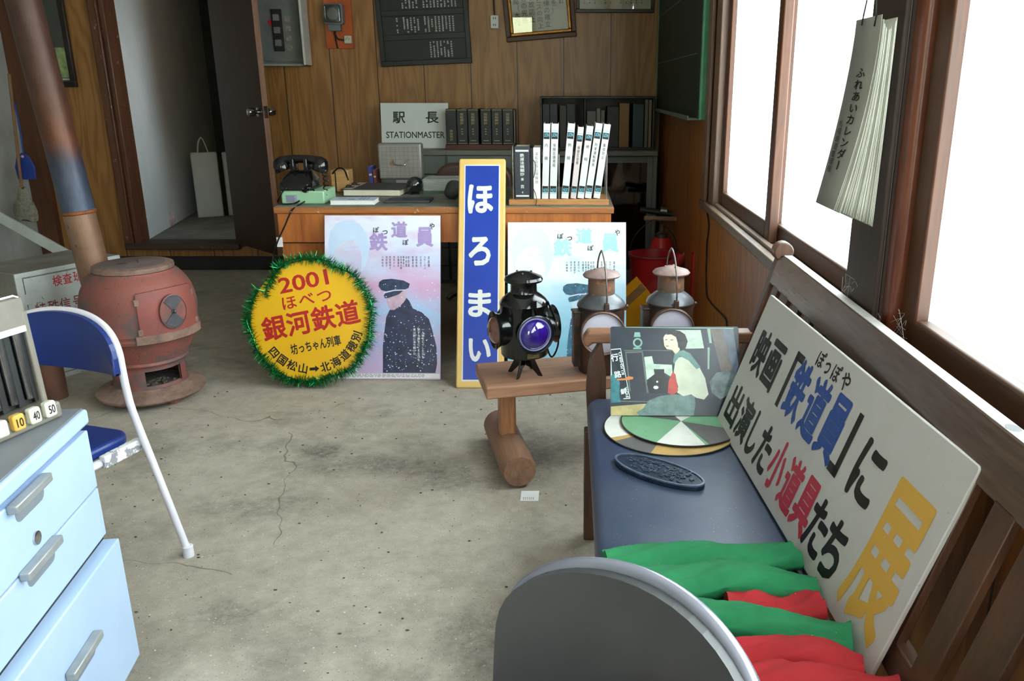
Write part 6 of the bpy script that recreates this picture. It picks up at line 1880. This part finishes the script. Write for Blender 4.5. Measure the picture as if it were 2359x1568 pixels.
# coin dispenser on top
Pc = at(115, 950, z=TZ + .006)
M = frame(Pc, (.271, .963, 0), (-.963 * .012, .271 * .012, .233))
t = thing('coin_dispenser', 'sloping cream coin dispenser with chrome coin tubes on the steel desk', 'coin dispenser', M)
Hc = on(M, 45, 678)[1]; Wc = .30
cm = mat('dispenser_cream', (124, 119, 108), (106, 101, 92), .45, scale=8)
b = MB(); b.box(-Wc, 0, .03, Hc - .004, -.07, -.016); b.box(-.012, 0, .0, Hc - .03, -.016, .004); b.box(-Wc, -Wc + .012, .0, Hc - .03, -.016, .004)
b.build('body', cm, t, bevel=.003)
yt = on(M, 30, 762)[1]
MB().box(-Wc, -.002, yt, Hc - .003, -.016, .003).build('top_plate', cm, t, bevel=.004)
MB().tube([(-Wc, Hc, 0), (-.02, Hc, 0), (-.006, Hc - .006, -.002), (-.004, Hc - .02, -.004)], .004, 8).build('top_wire', M_['chrome'], t)
MB().box(-Wc, -.012, yt - .006, yt + .006, .003, .008).build('white_lip', M_['white'], t, bevel=.002)
MB().box(-Wc, .003, -.006, .026, -.03, .030).build('front_ledge', cm, t, bevel=.006, seg=3)
MB().box(-Wc + .012, -.012, .028, yt, -.0155, -.013).build('tube_bed', M_['blackm'], t)
xb0 = on(M, 92, 925, .02)[0]; xb1 = on(M, 55, 937, .02)[0]; pitch = xb1 - xb0
TUBE = mat('tube_chrome', (150, 152, 154), (120, 122, 126), .22, 1.0)
for k in range(14):
    x = xb0 + k * pitch + .002
    if x < -Wc + .02: break
    rt = abs(pitch) * .25
    MB().tube([(x, .040, -.004), (x, yt - .004, -.004)], rt, 14).build('coin_tube', TUBE, t)
    MB().box(x + abs(pitch) * .28, x + abs(pitch) * .66, .03, yt - .003, -.012, -.004).build('tube_divider', M_['blackm'], t)
    o = MB().prism(rrect(x - abs(pitch) * .34, .006, x + abs(pitch) * .34, .036, .005), .028, .042).build('key', mat('key_amber', (214, 168, 76), None, .4) if k == 2 else (mat('key_bone', (206, 208, 190), None, .4) if k == 0 else bpy.data.materials['key_bone']), t, bevel=.003)
    s_ = {0: '50', 1: '40', 2: '10'}.get(k)
    if s_: MB().fit(s_, x - abs(pitch) * .2, .013, x + abs(pitch) * .2, .029, .0425, .01).build('key_number', M_['ink'], o)
b = MB(); b.lathe([(.012, -.006), (.014, .0)], 14, T(-.03, -.006, -.02) @ RX(pi / 2)); b.build('foot', M_['blackm'], t)

# ================================================================== CHAIRS
def pipe_chair(M, label, seat_m, back_m, tube_m, rear_m, splay, ztop, zbot, zseat, hw=.20, fy=.03, jy=.0, drop=.0):
    t = thing('pipe_chair', label, 'chair', M)
    cy = lambda x: .055 * (1 - (x / hw) ** 2)
    r = .0095
    top = []
    for i in range(25):
        a = pi * i / 24
        x = hw * cos(a); k = abs(sin(a)) ** .62
        top.append((x * (1 if abs(x) < hw * .98 else 1), cy(x) * .8, zbot + (ztop - zbot) * k))
    zk = zseat + .06
    rl = [(hw + .012 + (splay - .012) * (1 - q), jy + (fy - jy) * (1 - q), .012 + (zk - .012) * q) for q in (0, .33, .67, 1)] + [(hw + .003, jy * .3, zbot - .05)]
    ll = [(-x, y, z) for x, y, z in rl]
    b = MB(); b.tube(smooth_path(rl + top + ll[::-1], 3), r, 12)
    b.build('back_frame', tube_m, t)
    rows = []
    for j in range(7):
        q = j / 6; row = []
        for i in range(25):
            a = pi * i / 24; x = (hw + .003) * cos(a); k = abs(sin(a)) ** .62
            zt4 = zbot + (ztop - zbot) * k + .001; zb4 = zbot - drop - .004 - .012 * (1 - (x / hw) ** 2)
            row.append((x, cy(x) * .8 - .022 - .006 * sin(pi * q), zb4 + (zt4 - zb4) * q))
        rows.append(row)
    b = MB()
    back = [[(x, y + .016, z) for x, y, z in row] for row in rows]
    b.loft(rows[::-1], closed=False); b.loft(back, closed=False)
    n = 25
    for i in range(n - 1):
        for A_, B_ in ((rows[0], back[0]), (back[-1], rows[-1])): b.add([A_[i], A_[i + 1], B_[i + 1], B_[i]], [(0, 1, 2, 3)])
    b.build('backrest', back_m, t, smooth=50)
    sp = rrect(-hw + .015, jy - .36, hw - .015, jy + .02, .05)
    MB().prism(sp, zseat - .030, zseat).build('seat', seat_m, t, bevel=.010, seg=3)
    b = MB(); b.tube([(x, y, zseat - .034) for x, y in rrect(-hw + .004, jy - .37, hw - .004, jy, .05)], .011, 10, closed=True)
    b.build('seat_frame', tube_m, t)
    for s_ in (-1, 1):
        MB().box(min(s_ * (hw - .004), s_ * (hw + .016)), max(s_ * (hw - .004), s_ * (hw + .016)), jy - .11, jy + .012, zseat - .046, zseat - .014).build('bracket', rear_m, t, bevel=.003)
        MB().tube(smooth_path([(s_ * (hw - .01), jy - .30, zseat - .034), (s_ * (hw + .004), jy - .335, zseat * .5), (s_ * (hw + .02), jy - .36, .012)], 4), r, 10).build('leg', tube_m, t)
        MB().lathe([(.0145, .0), (.0145, .03), (.012, .032)], 14, T(s_ * (hw + splay), fy, 0)).build('foot_cap', tube_m, t)
        MB().lathe([(.0145, .0), (.0145, .03), (.012, .032)], 14, T(s_ * (hw + .02), jy - .36, 0)).build('foot_cap', tube_m, t)
    return t


bv = mat('blue_vinyl', (27, 52, 122), (21, 42, 104), .38, scale=5, bump=.1, bscale=300)
wt_ = mat('white_tube', (224, 222, 228), (214, 212, 220), .3, scale=6)
chip = mat('chipped_white', (224, 224, 222), (140, 140, 144), .45, scale=42, lo=.50, hi=.54)
pipe_chair(T(-1.32, 2.03, 0) @ RZ(radians(-17)), 'pipe chair with blue vinyl seat and white tubes beside the stove', bv, bv, wt_, chip, .09, .665, .53, .36)
gv = mat('grey_vinyl', (64, 64, 65), (54, 54, 55), .35, scale=4, bump=.06, bscale=300)
gt = mat('silver_tube', (150, 152, 166), (138, 140, 154), .25, .6, scale=6)
pipe_chair(T(.06, .748, 0) @ RZ(radians(-39.6)), 'pipe chair with dark grey backrest and silver tube frame beside the bench', gv, gv, gt, gt, .02, .708, .568, .42, .17, .02, .0, .085)

# small grit on the concrete
R = random.Random(12); b = MB()
for k in range(420):
    x, y = R.uniform(-1.6, .02), R.uniform(1.3, 3.3)
    s_ = R.choice((.0008, .001, .0014, .0018, .003))
    b.ball((x, y, s_ * .5), s_ * R.uniform(.8, 2), s_, s_ * .6, n=3)
o = b.build('grit', mat('grit_brown', (96, 84, 72), (66, 58, 50), .9, scale=80), smooth=0)
tag(o, 'small brown crumbs and grit scattered over the concrete floor', 'grit', None, 'stuff')
# cobweb at the window corner
R = random.Random(14); b = MB()
for base, spread in ((Vector((.62, 1.50, .79)), .08), (Vector((.60, 1.66, .80)), .06)):
    for k in range(16):
        p = [base + Vector((R.uniform(-.02, .0), R.uniform(-spread, spread), R.uniform(-.03, .05))) for _ in range(3)]
        b.tube(smooth_path(p, 4), .00028, 4)
o = b.build('cobweb', mat('cobweb_grey', (196, 194, 190), None, .8)); tag(o, 'thin grey cobwebs in the lower corner of the near window', 'cobweb', None, 'stuff')
